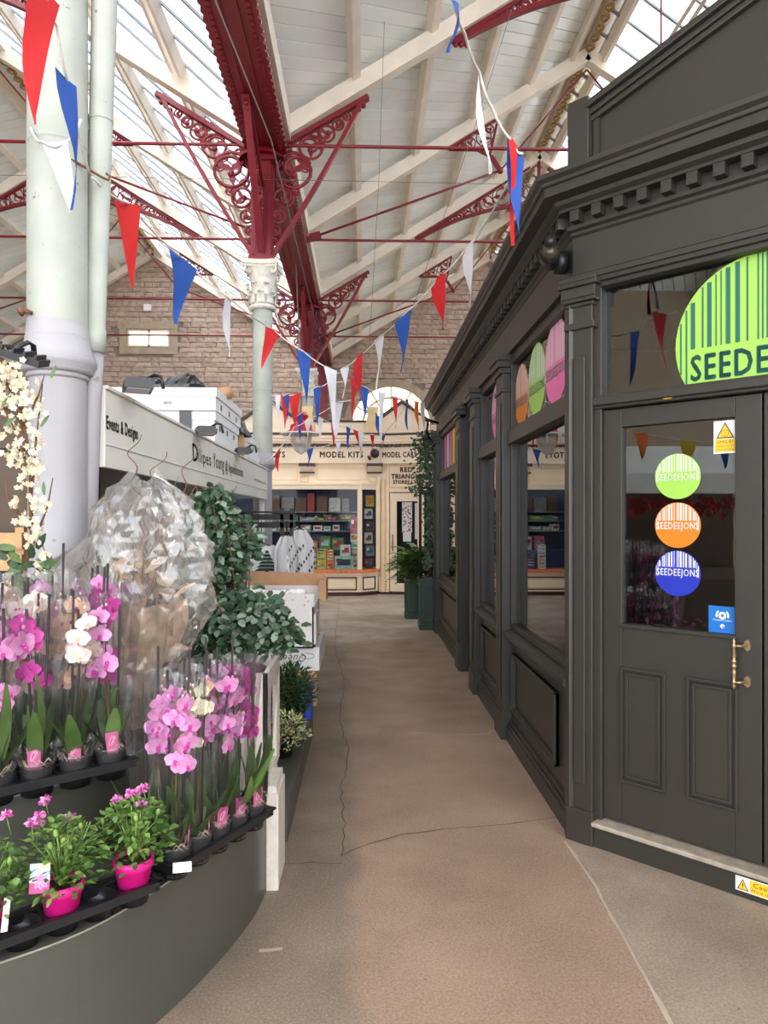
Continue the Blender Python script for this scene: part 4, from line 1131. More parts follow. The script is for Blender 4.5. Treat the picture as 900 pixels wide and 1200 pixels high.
d = MB(); d.tube([FDm @ Vector((0.30, 0.0, 0.95)), FDm @ Vector((0.30, 0.0, 1.3))], 0.015, M_brass, 6); mp('door_handle', d, dr)
for (a, b, z0, z1, mt, nm) in ((0.50, 0.72, 1.35, 2.0, 'red', 0), (0.52, 0.70, 1.15, 1.36, 'white', 1), (0.78, 0.84, 1.2, 1.98, 'white', 2), (0.40, 0.48, 0.52, 0.64, 'yellow', 3)):
    d = MB(); d.box(a, b, 0.042, 0.047, z0, z1, MATS['white_card'], FDm)
    if nm == 0:
        rr = random.Random(5)
        for k in range(60):
            xx = rr.uniform(a, b - 0.03); zz = rr.uniform(z0, z1 - 0.04); d.quadxz(xx, xx + 0.03, zz, zz + 0.03, 0.0415, rr.choice((PAL['red'], PAL['teal'], PAL['blue'], PAL['pink'])), FDm)
    mp('notice', d, dr, label='paper notice in the door pane')
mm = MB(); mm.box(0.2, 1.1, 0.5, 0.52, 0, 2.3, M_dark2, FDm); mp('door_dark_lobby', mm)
# dentils, cornice, parapet
cornp = [(-4.2, YF - 0.16), (0.36, YF - 0.16)]
ddm = MB(); ddm.box(-0.032, 0.032, -0.06, 0.0, 3.185, 3.245, M_brown); ME_D2 = ddm.mesh('dentil')
for k in range(46): kid('dentil', ME_D2, ms, (-4.1 + k * 0.1, -0.16, 0))
p0 = FDm @ Vector((0, -0.1, 0))
for k in range(14):
    q = FDm @ Vector((0.08 + k * 0.1, -0.1, 0)); kid('dentil', ME_D2, ms, (q.x, q.y - 15.4, 0), (0, 0, -0.245))
mm = MB()
for (o, z0, z1, mt) in ((0.06, 3.245, 3.29, M_shop), (0.11, 3.29, 3.36, M_shop), (0.14, 3.36, 3.42, M_shop), (0.15, 3.42, 3.47, M_brown)):
    mm.box(-4.2, 0.36, YF - 0.16 - o, YF + 0.1, z0, z1, mt); mm.box(-0.05, 1.55, -0.1 - o, 0.2, z0, z1, mt, FDm)
mp('cornice', mm)
mm = MB(); mm.box(-4.2, 0.36, YF - 0.05, YF + 0.06, 3.47, 3.72, M_shop); mm.box(-4.2, 0.36, YF - 0.07, YF + 0.08, 3.72, 3.77, M_brown); mp('parapet', mm)
for (cxx, bas, hw, hh, xf) in ((-2.0, 3.47, 0.62, 0.66, FM), (0.5, 3.47, 0.62, 0.66, FDm)):
    mm = MB(); mm.prism([(cxx - hw, bas), (cxx + hw, bas), (cxx + hw, bas + 0.22), (cxx, bas + hh), (cxx - hw, bas + 0.22)], 0.02, 0.1, M_shop, xf)
    for sg in (-1, 1): mm.prism([(cxx + sg * (hw + 0.05), bas + 0.20), (cxx, bas + hh), (cxx, bas + hh + 0.07), (cxx + sg * (hw + 0.05), bas + 0.27)], -0.04, 0.12, M_brown, xf)
    mp('gablet', mm)
mm = MB(); mm.box(1.3, 1.55, -0.05, 0.2, 3.47, 4.3, M_shop, FDm); mp('end_pier', mm)
for xx in (-1.22, 0.2):
    mm = MB(); mm.prism([(xx - 0.15, 3.47), (xx + 0.15, 3.47), (xx + 0.17, 3.6), (xx + 0.11, 3.9), (xx + 0.13, 4.05), (xx - 0.13, 4.05), (xx - 0.11, 3.9), (xx - 0.17, 3.6)], 0.02, 0.16, M_shop2, FM); mp('finial', mm)
# black dome camera
mm = MB(); mm.sphere((0.24, YF - 0.30, 3.03), 0.1, M_black, 14, 8); mm.tube([(0.3, YF - 0.12, 3.06), (0.24, YF - 0.28, 3.06)], 0.05, M_black, 10); mm.tube([(0.14, YF - 0.25, 2.95), (0.10, YF - 0.25, 2.93)], 0.05, M_black, 8)
o = mm.build('dome_camera'); tag(o, 'black dome camera on the cream fascia between the two shop names', 'camera')
# pendant lamp
pl = thing('pendant_lamp', 'red enamel lantern with glass bowl hanging before the cream shop', 'lamp', (-1.13, 12.9, 3.0))
p = dpt(353, 520, 13); px_, py_ = p.x, p.y
mm = MB(); mm.lathe([(0.02, 0.80), (0.10, 0.79), (0.13, 0.74), (0.13, 0.70), (0.09, 0.66), (0.09, 0.60), (0.15, 0.58), (0.2, 0.55), (0.21, 0.46), (0.26, 0.44), (0.26, 0.41), (0.1, 0.41)], (px_, py_, 2.80), M_lampred, 28); mm.build('cap', pl)
mm = MB(); mm.lathe([(0.2, 0.38), (0.19, 0.25), (0.13, 0.1), (0.02, 0.02)], (px_, py_, 2.80), M_lampglass, 24); mm.build('glass_bowl', pl)
mm = MB(); mm.tube([(px_, py_, 3.57), (px_, py_, 4.2), (XV, py_, 6.3)], 0.012, M_wire, 5); mm.build('chain', pl)
mm = MB(); mm.lathe([(0.18, 0.0), (0.37, 0.0), (0.39, 0.012), (0.37, 0.03), (0.2, 0.035)], (px_, py_, 3.175), MATS['kiosk_off_white'], 28); mm.build('rim', pl)

# shelves and cartons in the window
SH = [(0.56, 15.95, 15.2), (0.98, 15.98, 15.55), (1.38, 15.98, 15.45), (1.60, 15.98, 15.55), (1.80, 15.98, 15.6)]
for (z, yb_, yf_) in SH[2:]:
    mm = MB(); mm.box(-4.1, -0.12, yf_, yb_, z - 0.02, z, PAL['grey']); mp('shelf', mm)
mm = MB(); mm.box(-4.1, -0.1, 15.5, 15.98, 0.485, 0.96, PAL['navy']); mp('display_block', mm)
def carton(x, y, z, w, d, h, col, lab, grp, stripes=True):
    q = MB(); q.box(0, w, 0, d, 0, h, PAL[col]); f_ = q.box
    if stripes and w > 0.12:
        cc_ = random.choice([c for c in PAL if c != col])
        q.box(0.15 * w, 0.85 * w, -0.004, 0, 0.3 * h, 0.75 * h, PAL[cc_]); q.box(0.1 * w, 0.4 * w, -0.006, 0, 0.55 * h, 0.8 * h, PAL[random.choice(list(PAL))])
    o = q.build('kit_box'); o.location = (x, y, z); tag(o, lab, 'box', grp); return o
random.seed(11)
ORDN = ['first', 'second', 'third', 'fourth', 'fifth', 'sixth', 'seventh', 'eighth', 'ninth', 'tenth']
def row(z, y, x0, x1, wr, hr, cols, where, d=0.25, gap=(0.01, 0.06), st=True):
    x = x0; cnt_ = {}
    while x < x1:
        w = random.uniform(*wr); h = random.uniform(*hr); c = random.choice(cols)
        if x + w > x1: break
        cnt_[c] = cnt_.get(c, 0) + 1
        carton(x, y, z, w, d, h, c, '%s %s kit box from the left %s' % (ORDN[cnt_[c] - 1], c, where), '%s kit boxes %s' % (c, where), st); x += w + random.uniform(*gap)
row(1.801, 15.65, -2.05, -0.15, (0.14, 0.30), (0.28, 0.42), ['pale', 'grey', 'teal', 'brown', 'grey', 'red'], 'standing on the topmost display shelf', st=False)
row(1.602, 15.85, -2.05, -0.15, (0.1, 0.2), (0.1, 0.16), ['navy', 'blue', 'grey', 'brown', 'teal'], 'in the rear row of the second shelf', d=.1)
row(0.961, 15.86, -1.75, -0.15, (0.16, 0.3), (0.3, 0.39), ['brown', 'navy', 'grey', 'red', 'blue'], 'in the rear row on the raised block', d=.1)
row(1.601, 15.6, -2.05, -0.15, (0.16, 0.36), (0.06, 0.13), ['blue', 'green', 'red', 'grey', 'brown', 'yellow'], 'lying on the second shelf from the top')
row(1.381, 15.5, -2.05, -0.35, (0.13, 0.25), (0.09, 0.15), ['orange', 'grey', 'pale', 'brown', 'blue', 'pale'], 'on the third shelf from the top')
row(0.961, 15.6, -1.75, -0.15, (0.18, 0.32), (0.18, 0.34), ['pink', 'grey', 'brown', 'pale', 'green', 'teal'], 'on the raised block in the window')
for k in range(7):
    carton(-1.47, 15.22, 0.561 + k * 0.058, 0.24, 0.22, 0.055, 'navy' if k < 5 else 'blue', 'dark blue carton, %s from the bottom of the blue window stack' % ORDN[k], 'blue cartons stacked in the window')
    carton(-1.22, 15.22, 0.561 + k * 0.058, 0.20, 0.22, 0.055, 'white' if k % 2 else 'grey', 'pale carton, %s from the bottom of the stack right of the blue one' % ORDN[k], 'white cartons stacked in the window')
    carton(-1.00, 15.22, 0.561 + k * 0.062, 0.20, 0.22, 0.058, 'yellow', 'yellow carton, %s from the bottom of the yellow window stack' % ORDN[k], 'yellow cartons stacked in the window')
    carton(-0.79, 15.22, 0.561 + k * 0.062, 0.15, 0.22, 0.058, 'orange', 'orange carton, %s from the bottom of the orange window stack' % ORDN[k], 'orange cartons stacked in the window')
    carton(-1.68, 15.22, 0.561 + k * 0.075, 0.17, 0.2, 0.07, 'white', 'white carton, %s from the bottom of the leftmost window stack' % ORDN[k], 'white cartons in the leftmost stack')
carton(-0.62, 15.22, 0.561, 0.40, 0.25, 0.28, 'teal', 'big pale turquoise kit box at the right of the window floor', None)
carton(-0.50, 15.24, 0.842, 0.22, 0.15, 0.24, 'pale', 'pale upright box with a round picture on the turquoise box', None)
carton(-0.26, 15.26, 1.0, 0.18, 0.18, 0.13, 'teal', 'turquoise box in the right hand window column', None)
carton(-0.26, 15.26, 0.72, 0.18, 0.18, 0.14, 'pink', 'pink box in the lower right window column', None)
carton(-0.26, 15.26, 0.561, 0.18, 0.18, 0.15, 'teal', 'turquoise box under the pink box at lower right', None)
carton(-0.28, 15.26, 1.14, 0.18, 0.18, 0.18, 'pale', 'pale box below the tall pink box at right', None)
carton(-0.28, 15.26, 1.33, 0.18, 0.18, 0.36, 'pink', 'tall dark pink box at the right edge of the window', None)
for k in range(6): carton(0.02 + 0.03 * (k % 2), 15.50, 0.561 + 0.27 * k, 0.18, 0.18, 0.2 + 0.02 * (k % 3), ['brown', 'grey', 'pale', 'brown', 'pale', 'yellow'][k], '%s box, %s from the bottom inside the narrow canted pane' % (['brown', 'grey', 'pale', 'brown', 'pale', 'yellow'][k], ORDN[k]), None)
carton(-0.26, 15.26, 0.87, 0.18, 0.18, 0.12, 'grey', 'grey box above the pink box at lower right', None)

# ================================================================== FLORIST KIOSK (left)
kx = -1.20
kiosk = thing('florist_kiosk', 'off white florist kiosk with long lettered fascia between two iron columns', 'kiosk', (-2.5, 6, 0))
def kp(name, mm, parent=None, label=None, bevel=0.0): return mm.build(name, parent or kiosk, label, True, None, bevel)
mm = MB(); mm.box(kx - 0.03, kx, 3.335, 8.92, 1.88, 2.25, M_kiosk); mm.box(kx - 0.035, kx + 0.006, 3.335, 8.92, 1.985, 1.991, M_lilac); mm.box(kx - 0.05, kx + 0.012, 3.335, 8.92, 2.245, 2.262, M_kiosk); kp('fascia_board', mm, bevel=0.003)
mm = MB(); mm.box(-4.6, kx - 0.03, 3.45, 8.95, 2.18, 2.23, M_kiosk); kp('roof_panel', mm)
mm = MB(); mm.box(-4.6, -1.55, 3.50, 3.55, 0, 2.40, M_kioskin); mm.box(-2.6, -2.55, 3.47, 3.5, 0, 2.4, M_kioskin); mm.box(-1.90, -1.87, 3.47, 3.5, 0, 2.4, M_kioskin); mm.box(-4.6, -1.55, 3.47, 3.5, 1.98, 2.02, M_kioskin); kp('end_panel', mm)
mm = MB(); mm.box(-4.6, -4.55, 3.5, 8.95, 0, 2.2, M_kioskin); mm.box(-2.25, -2.2, 3.55, 6.0, 0, 2.2, M_kioskin); kp('back_panel', mm)
mm = MB(); mm.box(-1.75, -1.70, 6.0, 8.95, 0, 2.2, M_lilac); mm.box(-4.6, -1.7, 8.9, 8.95, 0, 2.2, M_lilac); mm.box(-2.2, -1.7, 6.0, 6.04, 0, 2.2, M_lilac); kp('lilac_panel', mm)
for yy in (6.2, 8.85):
    mm = MB(); mm.box(kx - 0.09, kx - 0.035, yy - 0.03, yy + 0.03, 0, 2.18, M_white); kp('post', mm)
FK = frame((kx + 0.0015, 0, 0), (0, 1, 0), (-1, 0, 0))
mm = MB(); mm.text('Events & Designs', 3.35, 2.062, 0.46, 0.062, 0, M_ink, FK, bold=0.003); kp('lettering', mm, label='narrow black lettering')
mm = MB(); mm.text('D', 5.03, 2.05, 0.15, 0.125, 0, M_ink, FK, shear=-0.15, bold=0.002); mm.text('ilipes', 5.18, 2.055, 0.44, 0.10, 0, M_ink, FK, shear=-0.1, bold=0.0015); kp('lettering', mm); mm = MB()
mm.text('Young', 5.70, 2.055, 0.44, 0.115, 0, M_ink, FK, bold=0.0015)
kp('lettering', mm, label='spidery shop name lettering')
mm = MB(); mm.text('@ Appleblossoms', 6.20, 2.055, 0.90, 0.095, 0, M_ink, FK, bold=0.0015); kp('lettering', mm)
mm = MB(); mm.text('www.appleblossoms.co.uk', 7.85, 2.06, 0.85, 0.035, 0, M_inkbrown, FK); kp('lettering', mm, label='tiny web address lettering')
def flood(x, y, z, rz, label):
    t = thing('floodlight', label, 'lamp', (x, y, z), rz)
    mm = MB(); mm.box(-0.1, 0.1, -0.07, 0.07, -0.012, 0.02, M_black); 
    for k in range(6): mm.box(-0.09 + k * 0.034, -0.082 + k * 0.034, -0.06, 0.06, 0.02, 0.04, M_black)
    mm.build('housing', t, world=False)
    mm = MB(); mm.box(-0.08, 0.08, -0.055, 0.055, -0.016, -0.012, MATS['kiosk_lilac_panel']); mm.build('glass', t, world=False)
    mm = MB(); mm.tube([(0, 0.02, 0.03), (0.02, 0.08, 0.07), (0.03, 0.11, 0.06), (0.04, 0.12, 0.0)], 0.01, M_black, 6); mm.build('bracket', t, world=False)
    return t
flood(kx + 0.06, 3.62, 2.30, -1.2, 'black floodlight on the fascia next to the drainpipe')
flood(kx + 0.06, 5.15, 2.26, -1.2, 'black floodlight on the middle of the fascia')
flood(kx + 0.06, 6.75, 2.27, -1.2, 'black floodlight on the fascia furthest from the drainpipe')
t = flood(-1.33, 2.72, 2.26, 0.35, 'black floodlight beside the blossom branches in front of the thick column'); t.scale = (1.2, 1, 0.8); t.rotation_euler = (0.25, 0.28, 0.2)
# boxes stored on the roof
def flower_box(x0, x1, y0, y1, z0, z1, label, slots=True):
    t = thing('flower_carton', label, 'box', ((x0 + x1) / 2, (y0 + y1) / 2, z0))
    mm = MB(); mm.box(x0, x1, y0, y1, z0, z1, M_card); mm.build('carton', t)
    mm = MB(); mm.box(x0 - 0.012, x1 + 0.012, y0 - 0.012, y1 + 0.012, z1 - 0.075, z1 + 0.002, M_card); mm.build('lid', t)
    if slots:
        mm = MB(); mm.box(x1 - 0.45, x1 - 0.38, y0 - 0.002, y0, z0 + 0.05, z0 + 0.075, PAL['grey']); mm.build('front_print', t)
        for q in (0.2, 0.5, 0.8):
            mm = MB(); mm.box(x1, x1 + 0.002, y0 + (y1 - y0) * q - 0.03, y0 + (y1 - y0) * q + 0.03, z0 + 0.03, z0 + 0.08, M_black); mm.build('hand_slot', t)
    return t
flower_box(-2.12, -1.33, 6.35, 7.5, 2.231, 2.405, 'white flower carton at the bottom of the stack on the kiosk roof')
flower_box(-2.12, -1.32, 6.33, 7.5, 2.41, 2.59, 'white flower carton in the middle of the stack on the kiosk roof')
flower_box(-2.25, -1.30, 6.28, 7.55, 2.595, 2.79, 'wide white flower carton topping the stack on the kiosk roof')
mm = MB(); mm.box(-1.62, -1.52, 6.30, 6.327, 2.24, 2.59, M_plasticbk); o = mm.build('black_strap'); tag(o, 'black strap hanging down the front of the white carton stack', 'strap')
flower_box(-1.9, -1.31, 8.05, 8.85, 2.231, 2.40, 'lower white carton beside the far column on the kiosk roof')
flower_box(-1.9, -1.31, 8.05, 8.85, 2.405, 2.58, 'upper white carton beside the far column on the kiosk roof')
mm = MB(); mm.box(-1.6, -1.30, 7.72, 7.78, 2.231, 2.55, M_pine); o = mm.build('wooden_board'); tag(o, 'bare wooden board upright between the white carton stacks', 'board')
def heap(x0, x1, y0, y1, z0, hh, seed, m, name, label, cat, n=26):
    mm = MB(); vs = []; fs = []
    for j in range(n + 1):
        for i in range(n + 1):
            u, v = i / n, j / n
            e = min(1, 5 * min(u, 1 - u)) * min(1, 5 * min(v, 1 - v))
            z = z0 + hh * e * (0.35 + 0.75 * abs(noise.noise(Vector((u * 3 + seed, v * 3, 0)))) + 0.35 * abs(noise.noise(Vector((u * 9, v * 9 + seed, 2)))))
            vs.append((x0 + (x1 - x0) * u + 0.05 * noise.noise(Vector((v * 6, seed, 1))), y0 + (y1 - y0) * v + 0.05 * noise.noise(Vector((u * 6, seed, 4))), z))
    for j in range(n):
        for i in range(n):
            a = j * (n + 1) + i; fs.append((a, a + 1, a + n + 2, a + n + 1))
    mm.add(vs, fs, m); o = mm.build(name); tag(o, label, cat); return o
heap(-2.15, -1.40, 6.35, 7.3, 2.795, 0.20, 3.3, M_plasticbk, 'black_sheet', 'crumpled black polythene sheet lying on top of the white cartons', 'sheet')
heap(-1.62, -1.27, 7.55, 8.0, 2.55, 0.32, 8.1, M_plasticbk, 'bin_bag', 'crumpled black bag wedged between the carton stacks', 'bag')
mm = MB(); mm.tube([(-1.75, 7.1, 2.83), (-1.27, 6.75, 2.83)], 0.06, M_kraft, 16); o = mm.build('cardboard_roll'); tag(o, 'brown cardboard tube end poking out beside the black sheet', 'roll')

# ================================================================== TIERED FLOWER STAND
def smooth_curve(P, k=6):
    out = []
    for i in range(len(P) - 1):
        p0 = Vector(P[max(i - 1, 0)]); p1 = Vector(P[i]); p2 = Vector(P[i + 1]); p3 = Vector(P[min(i + 2, len(P) - 1)])
        for q in range(k):
            t = q / k
            out.append(tuple(0.5 * ((2 * p1) + (p2 - p0) * t + (2 * p0 - 5 * p1 + 4 * p2 - p3) * t * t + (3 * p1 - p0 - 3 * p2 + p3) * t ** 3)))
    out.append(P[-1]); return out
T1 = smooth_curve([(-3.2, 1.50), (-2.2, 1.58), (-1.6, 1.69), (-1.25, 1.805), (-0.99, 1.955), (-0.80, 2.12), (-0.645, 2.385), (-0.53, 2.665), (-0.45, 2.95), (-0.43, 3.13)])
T2 = smooth_curve([(-3.2, 1.93), (-2.2, 1.97), (-1.6, 2.07), (-1.22, 2.26), (-1.03, 2.42), (-0.90, 2.64), (-0.84, 2.9), (-0.82, 3.13)])
stand = thing('tiered_stand', 'curved grey tiered display stand carrying the orchid and pelargonium trays', 'stand', (-1.6, 2.4, 0))
def offs(P, d):
    out = []
    for i, p in enumerate(P):
        a = Vector(P[max(i - 1, 0)]); b = Vector(P[min(i + 1, len(P) - 1)]); t = (b - a).normalized(); out.append((p[0] + t.y * d, p[1] - t.x * d))
    return out
back = [(-1.1, 3.13), (-1.1, 2.98), (-3.2, 2.98)]
mm = MB(); mm.slab(T1 + back, 0.0, 0.432, M_tier); mm.build('lower_step', stand)
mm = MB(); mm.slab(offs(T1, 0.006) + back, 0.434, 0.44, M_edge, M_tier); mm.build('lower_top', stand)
mm = MB(); mm.slab(T2 + back, 0.44, 0.742, M_tier); mm.build('upper_step', stand)
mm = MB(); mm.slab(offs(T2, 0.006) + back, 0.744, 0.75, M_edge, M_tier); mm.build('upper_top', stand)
mm = MB(); mm.box(-1.05, -0.61, 3.62, 4.3, 0, 0.55, M_tier); o = mm.build('plinth'); tag(o, 'dark grey block behind the orchid stand under the foliage bucket', 'plinth')

def tray(o, d, nx, ny, pitch, z, label):
    d = Vector(d).normalized(); rz = math.atan2(d.y, d.x)
    t = thing('plant_tray', label, 'tray', (o[0], o[1], z), rz)
    L_ = nx * pitch; D_ = ny * pitch
    mm = MB()
    for (a, b, c_, e) in ((0, L_, -0.006, 0.010), (0, L_, D_ - 0.010, D_ + 0.006)): mm.box(a, b, c_, e, 0.036, 0.064, M_tray)
    for (a, b) in ((-0.006, 0.01), (L_ - 0.01, L_ + 0.006)): mm.box(a, b, -0.006, D_ + 0.006, 0.036, 0.064, M_tray)
    mm.box(-0.014, L_ + 0.014, -0.014, 0.0, 0.058, 0.066, M_tray); mm.box(-0.014, 0, -0.014, D_ + 0.014, 0.058, 0.066, M_tray); mm.box(L_, L_ + 0.014, -0.014, D_ + 0.014, 0.058, 0.066, M_tray); mm.box(-0.014, L_ + 0.014, D_, D_ + 0.014, 0.058, 0.066, M_tray)
    for i in range(1, nx): mm.box(i * pitch - 0.006, i * pitch + 0.006, 0, D_, 0.045, 0.058, M_tray)
    for j in range(1, ny): mm.box(0, L_, j * pitch - 0.006, j * pitch + 0.006, 0.045, 0.058, M_tray)
    mm.build('rim', t, world=False)
    cm = MB(); r = pitch * 0.49
    cm.lathe([(0.001, 0.003), (r * 0.78, 0.003), (r * 0.82, 0.0), (r * 0.98, 0.05), (r * 1.0, 0.058), (r * 0.93, 0.058), (r * 0.8, 0.006)], (0, 0, 0), M_tray, 16)
    me = cm.mesh('cup')
    pos = []
    for j in range(ny):
        for i in range(nx):
            kid('cup', me, t, ((i + .5) * pitch, (j + .5) * pitch, 0))
            pos.append((i, j, Vector((o[0], o[1])) + d * ((i + .5) * pitch) + Vector((-d.y, d.x)) * ((j + .5) * pitch)))
    return t, pos
# ------------------------------------------------------------------ orchids
def flower_mesh(mp, ml, sc=1.0):
    mm = MB()
    for k, (a, L_, Wd) in enumerate(((pi / 2, .034, .026), (pi * 7 / 6, .033, .024), (pi * 11 / 6, .033, .024), (0.15, .038, .044), (pi - 0.15, .038, .044))):
        y = 0.002 if k < 3 else -0.001
        mm.leaf((0, y, 0), (cos(a), -0.15, sin(a)), (0, -1, 0), L_ * sc, Wd * sc, mp, bend=0.18)
    mm.sphere((0, -0.006 * sc, -0.004 * sc), 0.007 * sc, ml, 6, 4); mm.leaf((0, -0.005, -0.005), (0, -0.6, -0.8), (0, -1, 0.5), .016 * sc, .012 * sc, ml)
    return mm.mesh('flower')
KINDS = {'magenta': (M_magenta, M_deepmag), 'pink': (M_pink, M_magenta), 'blush': (M_blush, M_peach), 'peach': (M_peach, M_deepmag), 'cream': (M_yellowp, M_yellowp)}
ME_FL = {k: flower_mesh(*v) for k, v in KINDS.items()}
ME_BUD = {}
for k, v in KINDS.items():
    mm = MB(); mm.sphere((0, 0, 0), 0.008, v[0], 7, 5, (1, 1, 1.35)); ME_BUD[k] = mm.mesh('bud')
ME_OL = []
rnd = random.Random(21)
for j in range(4):
    mm = MB(); mm.leaf((0, 0, 0), (0.28 + 0.1 * j, 0, 1), (1, 0, -0.3), 0.19 + 0.03 * j, 0.05, M_orchleaf, bend=-0.12 + 0.12 * j, seg=5); ME_OL.append(mm.mesh('leaf'))
ME_STEMS = []
for j in range(4):
    mm = MB(); bx = 0.02 * (j - 1.5); pts = [(0, 0, 0.1), (bx * 0.4, 0.005, 0.25), (bx, -0.005, 0.40), (bx * 1.5 + 0.01, -0.012, 0.50), (bx * 2 + 0.02, -0.03, 0.57)]
    mm.tube(pts, [0.0035, 0.003, 0.0028, 0.0022, 0.0016], M_twig if j % 2 else M_stem, 5); ME_STEMS.append((mm.mesh('stem'), [Vector(p) for p in pts]))
mm = MB(); mm.tube([(0, 0, 0.06), (0.008, 0.0, 0.64)], 0.0046, M_stake, 5); ME_STAKE = mm.mesh('stake')
mm = MB(); mm.lathe([(0.001, 0.004), (0.043, 0.004), (0.052, 0.095), (0.056, 0.097), (0.056, 0.105), (0.0535, 0.105)], (0, 0, 0), M_clearpot, 20); ME_POT = mm.mesh('pot')
mm = MB(); mm.lathe([(0.001, 0.008), (0.040, 0.008), (0.047, 0.085), (0.03, 0.092), (0.001, 0.09)], (0, 0, 0), M_soil, 14)
for k in range(10):
    a = rnd.uniform(0, 6.3); mm.tube([(0.03 * cos(a), 0.03 * sin(a), 0.088), (0.045 * cos(a + .4), 0.045 * sin(a + .4), 0.115), (0.05 * cos(a + .9), 0.05 * sin(a + .9), 0.09)], 0.0022, M_twigp, 4)
ME_BARK = mm.mesh('bark')
mm = MB(); mm.prism([(-0.019, 0.0), (0.019, 0.0), (0.021, 0.065), (-0.021, 0.065)], 0, 0.001, M_pinktag); mm.prism([(-0.019, 0.0), (0, -0.055), (0.019, 0.0)], 0, 0.001, M_pinktag)
pts = [(0.012 * cos(a) * (1 - a / 30), -0.001, 0.035 + 0.016 * sin(a * 1.3)) for a in [k * 0.6 for k in range(22)]]
mm.tube(pts, 0.0009, M_tagline, 3); mm.text('Orchid', -0.013, 0.004, 0.026, 0.009, -0.0012, M_tagline)
ME_TAG = mm.mesh('plant_label')
def sleeve_mesh(seed):
    mm = MB(); n = 22; K = 8; vs = []; fs = []
    for i in range(K + 1):
        q = i / K; r = 0.053 + 0.052 * q
        for k in range(n):
            a = 2 * pi * k / n; rr = r * (1 + 0.08 * noise.noise(Vector((cos(a) * 2.5 + seed, sin(a) * 2.5, q * 2)))) 
            z = 0.04 + 0.58 * q + (0.03 * noise.noise(Vector((cos(a) * 2, sin(a) * 2, seed))) if i == K else 0)
            vs.append((rr * cos(a), rr * sin(a), z))
    for i in range(K):
        for k in range(n): fs.append((i * n + k, i * n + (k + 1) % n, (i + 1) * n + (k + 1) % n, (i + 1) * n + k))
    mm.add(vs, fs, M_clear, True); return mm.mesh('sleeve')
ME_SLV = [sleeve_mesh(s * 3.1) for s in range(3)]
ORD = ['first', 'second', 'third', 'fourth', 'fifth', 'sixth', 'seventh']
def orchid(kind, x, y, z, seed, label, nfl=7, tagrot=None, h=1.0, group=None, flo=0.30):
    r = random.Random(seed)
    face = math.atan2(-x, y) * 1.0      # turn towards the lane in front of the stand
    t = thing('orchid', label, 'orchid', (x, y, z), 0)
    kid('pot', ME_POT, t); kid('bark', ME_BARK, t, rot=(0, 0, r.uniform(0, 6)))
    a0 = r.uniform(0, 6.3)
    for k in range(6): kid('leaf', ME_OL[r.randrange(4)], t, (0, 0, 0.085), (r.uniform(-.25, .25), r.uniform(-.2, .3), a0 + k * 1.26 + r.uniform(-.3, .3)), (1, 1, r.uniform(.6, 1.15)))
    for sidx in range(2):
        me, P = ME_STEMS[r.randrange(4)]; rz = r.uniform(-1.2, 1.2) + (0 if sidx else pi)
        kid('stem', me, t, (0.008 * sidx, 0, 0), (0, 0, rz), (1, 1, h))
        kid('stake', ME_STAKE, t, (0.014 * (sidx * 2 - 1), 0.006, 0), (r.uniform(-.03, .03), r.uniform(-.04, .04), 0), (1, 1, r.uniform(.9, 1.12) * h))
        R = Matrix.Rotation(rz, 3, 'Z')
        for q in range(nfl // 2 + (sidx == 0) * (nfl % 2)):
            f = r.uniform(flo, 0.58) if q else 0.5
            i = 2 if f < 0.5 else 3; lo, hi = P[i - 0 if i < 3 else 3], P[min(i + 1, 4)]
            base = P[1].lerp(P[3], (f - 0.25) / 0.25) if f < 0.5 else P[3].lerp(P[4], (f - 0.5) / 0.07)
            p = R @ base; a = -pi / 2 + r.uniform(-0.9, 0.9) + 0.45
            off = Vector((cos(a), sin(a), 0)) * r.uniform(0.015, 0.045)
            kid('flower', ME_FL[kind], t, (p.x + off.x, p.y + off.y, p.z * h + r.uniform(-.01, .01)), (r.uniform(-.25, .25), r.uniform(-.3, .3), a + pi / 2), (r.uniform(.85, 1.1),) * 3)
        for q in range(5):
            p = R @ P[3].lerp(P[4], q / 3); kid('bud', ME_BUD[kind], t, (p.x + r.uniform(-.012, .012), p.y - 0.008, p.z * h), (r.uniform(-.5, .5), 0, 0), (1.0 - q * .12,) * 3)
    if tagrot is not None:
        kid('plant_label', ME_TAG, t, (0.042 * cos(tagrot), 0.042 * sin(tagrot), 0.095), (r.uniform(-.1, .1), r.uniform(-.12, .12), tagrot + pi / 2), (1, 1, 1))
    kid('sleeve', ME_SLV[r.randrange(3)], t, rot=(0, 0, r.uniform(0, 6)), sc=(1, 1, h))
    return t
# upper tray: front edge from (-1.60, 1.99) to (-0.77, 2.49)
d2 = Vector((0.79, 0.61)).normalized()
o2 = Vector((-0.79, 2.47)) - d2 * (0.118 * 6)
_, posU = tray(o2, d2, 6, 3, 0.118, 0.75, 'black plant tray of orchids on the upper step')
colsU = {0: ['peach', 'blush', 'pink', 'magenta', 'blush', 'pink'], 1: ['blush', 'peach', 'pink', 'blush', 'peach', 'magenta'], 2: ['pink', 'magenta', 'blush', 'peach', 'pink', 'pink']}
ROWN = ['front', 'middle', 'back']
for (i, j, p) in posU:
    k = colsU[j][i]
    orchid(k, p.x, p.y, 0.753, 100 + i * 7 + j * 31, '%s orchid, %s from the right in the %s row of the upper tray' % (k, ORD[5 - i], ROWN[j]), nfl=13 if j else 10, tagrot=-pi / 2 + 0.25 + (i - 3) * .12 if j == 0 else None, h=1.0 + 0.06 * j)
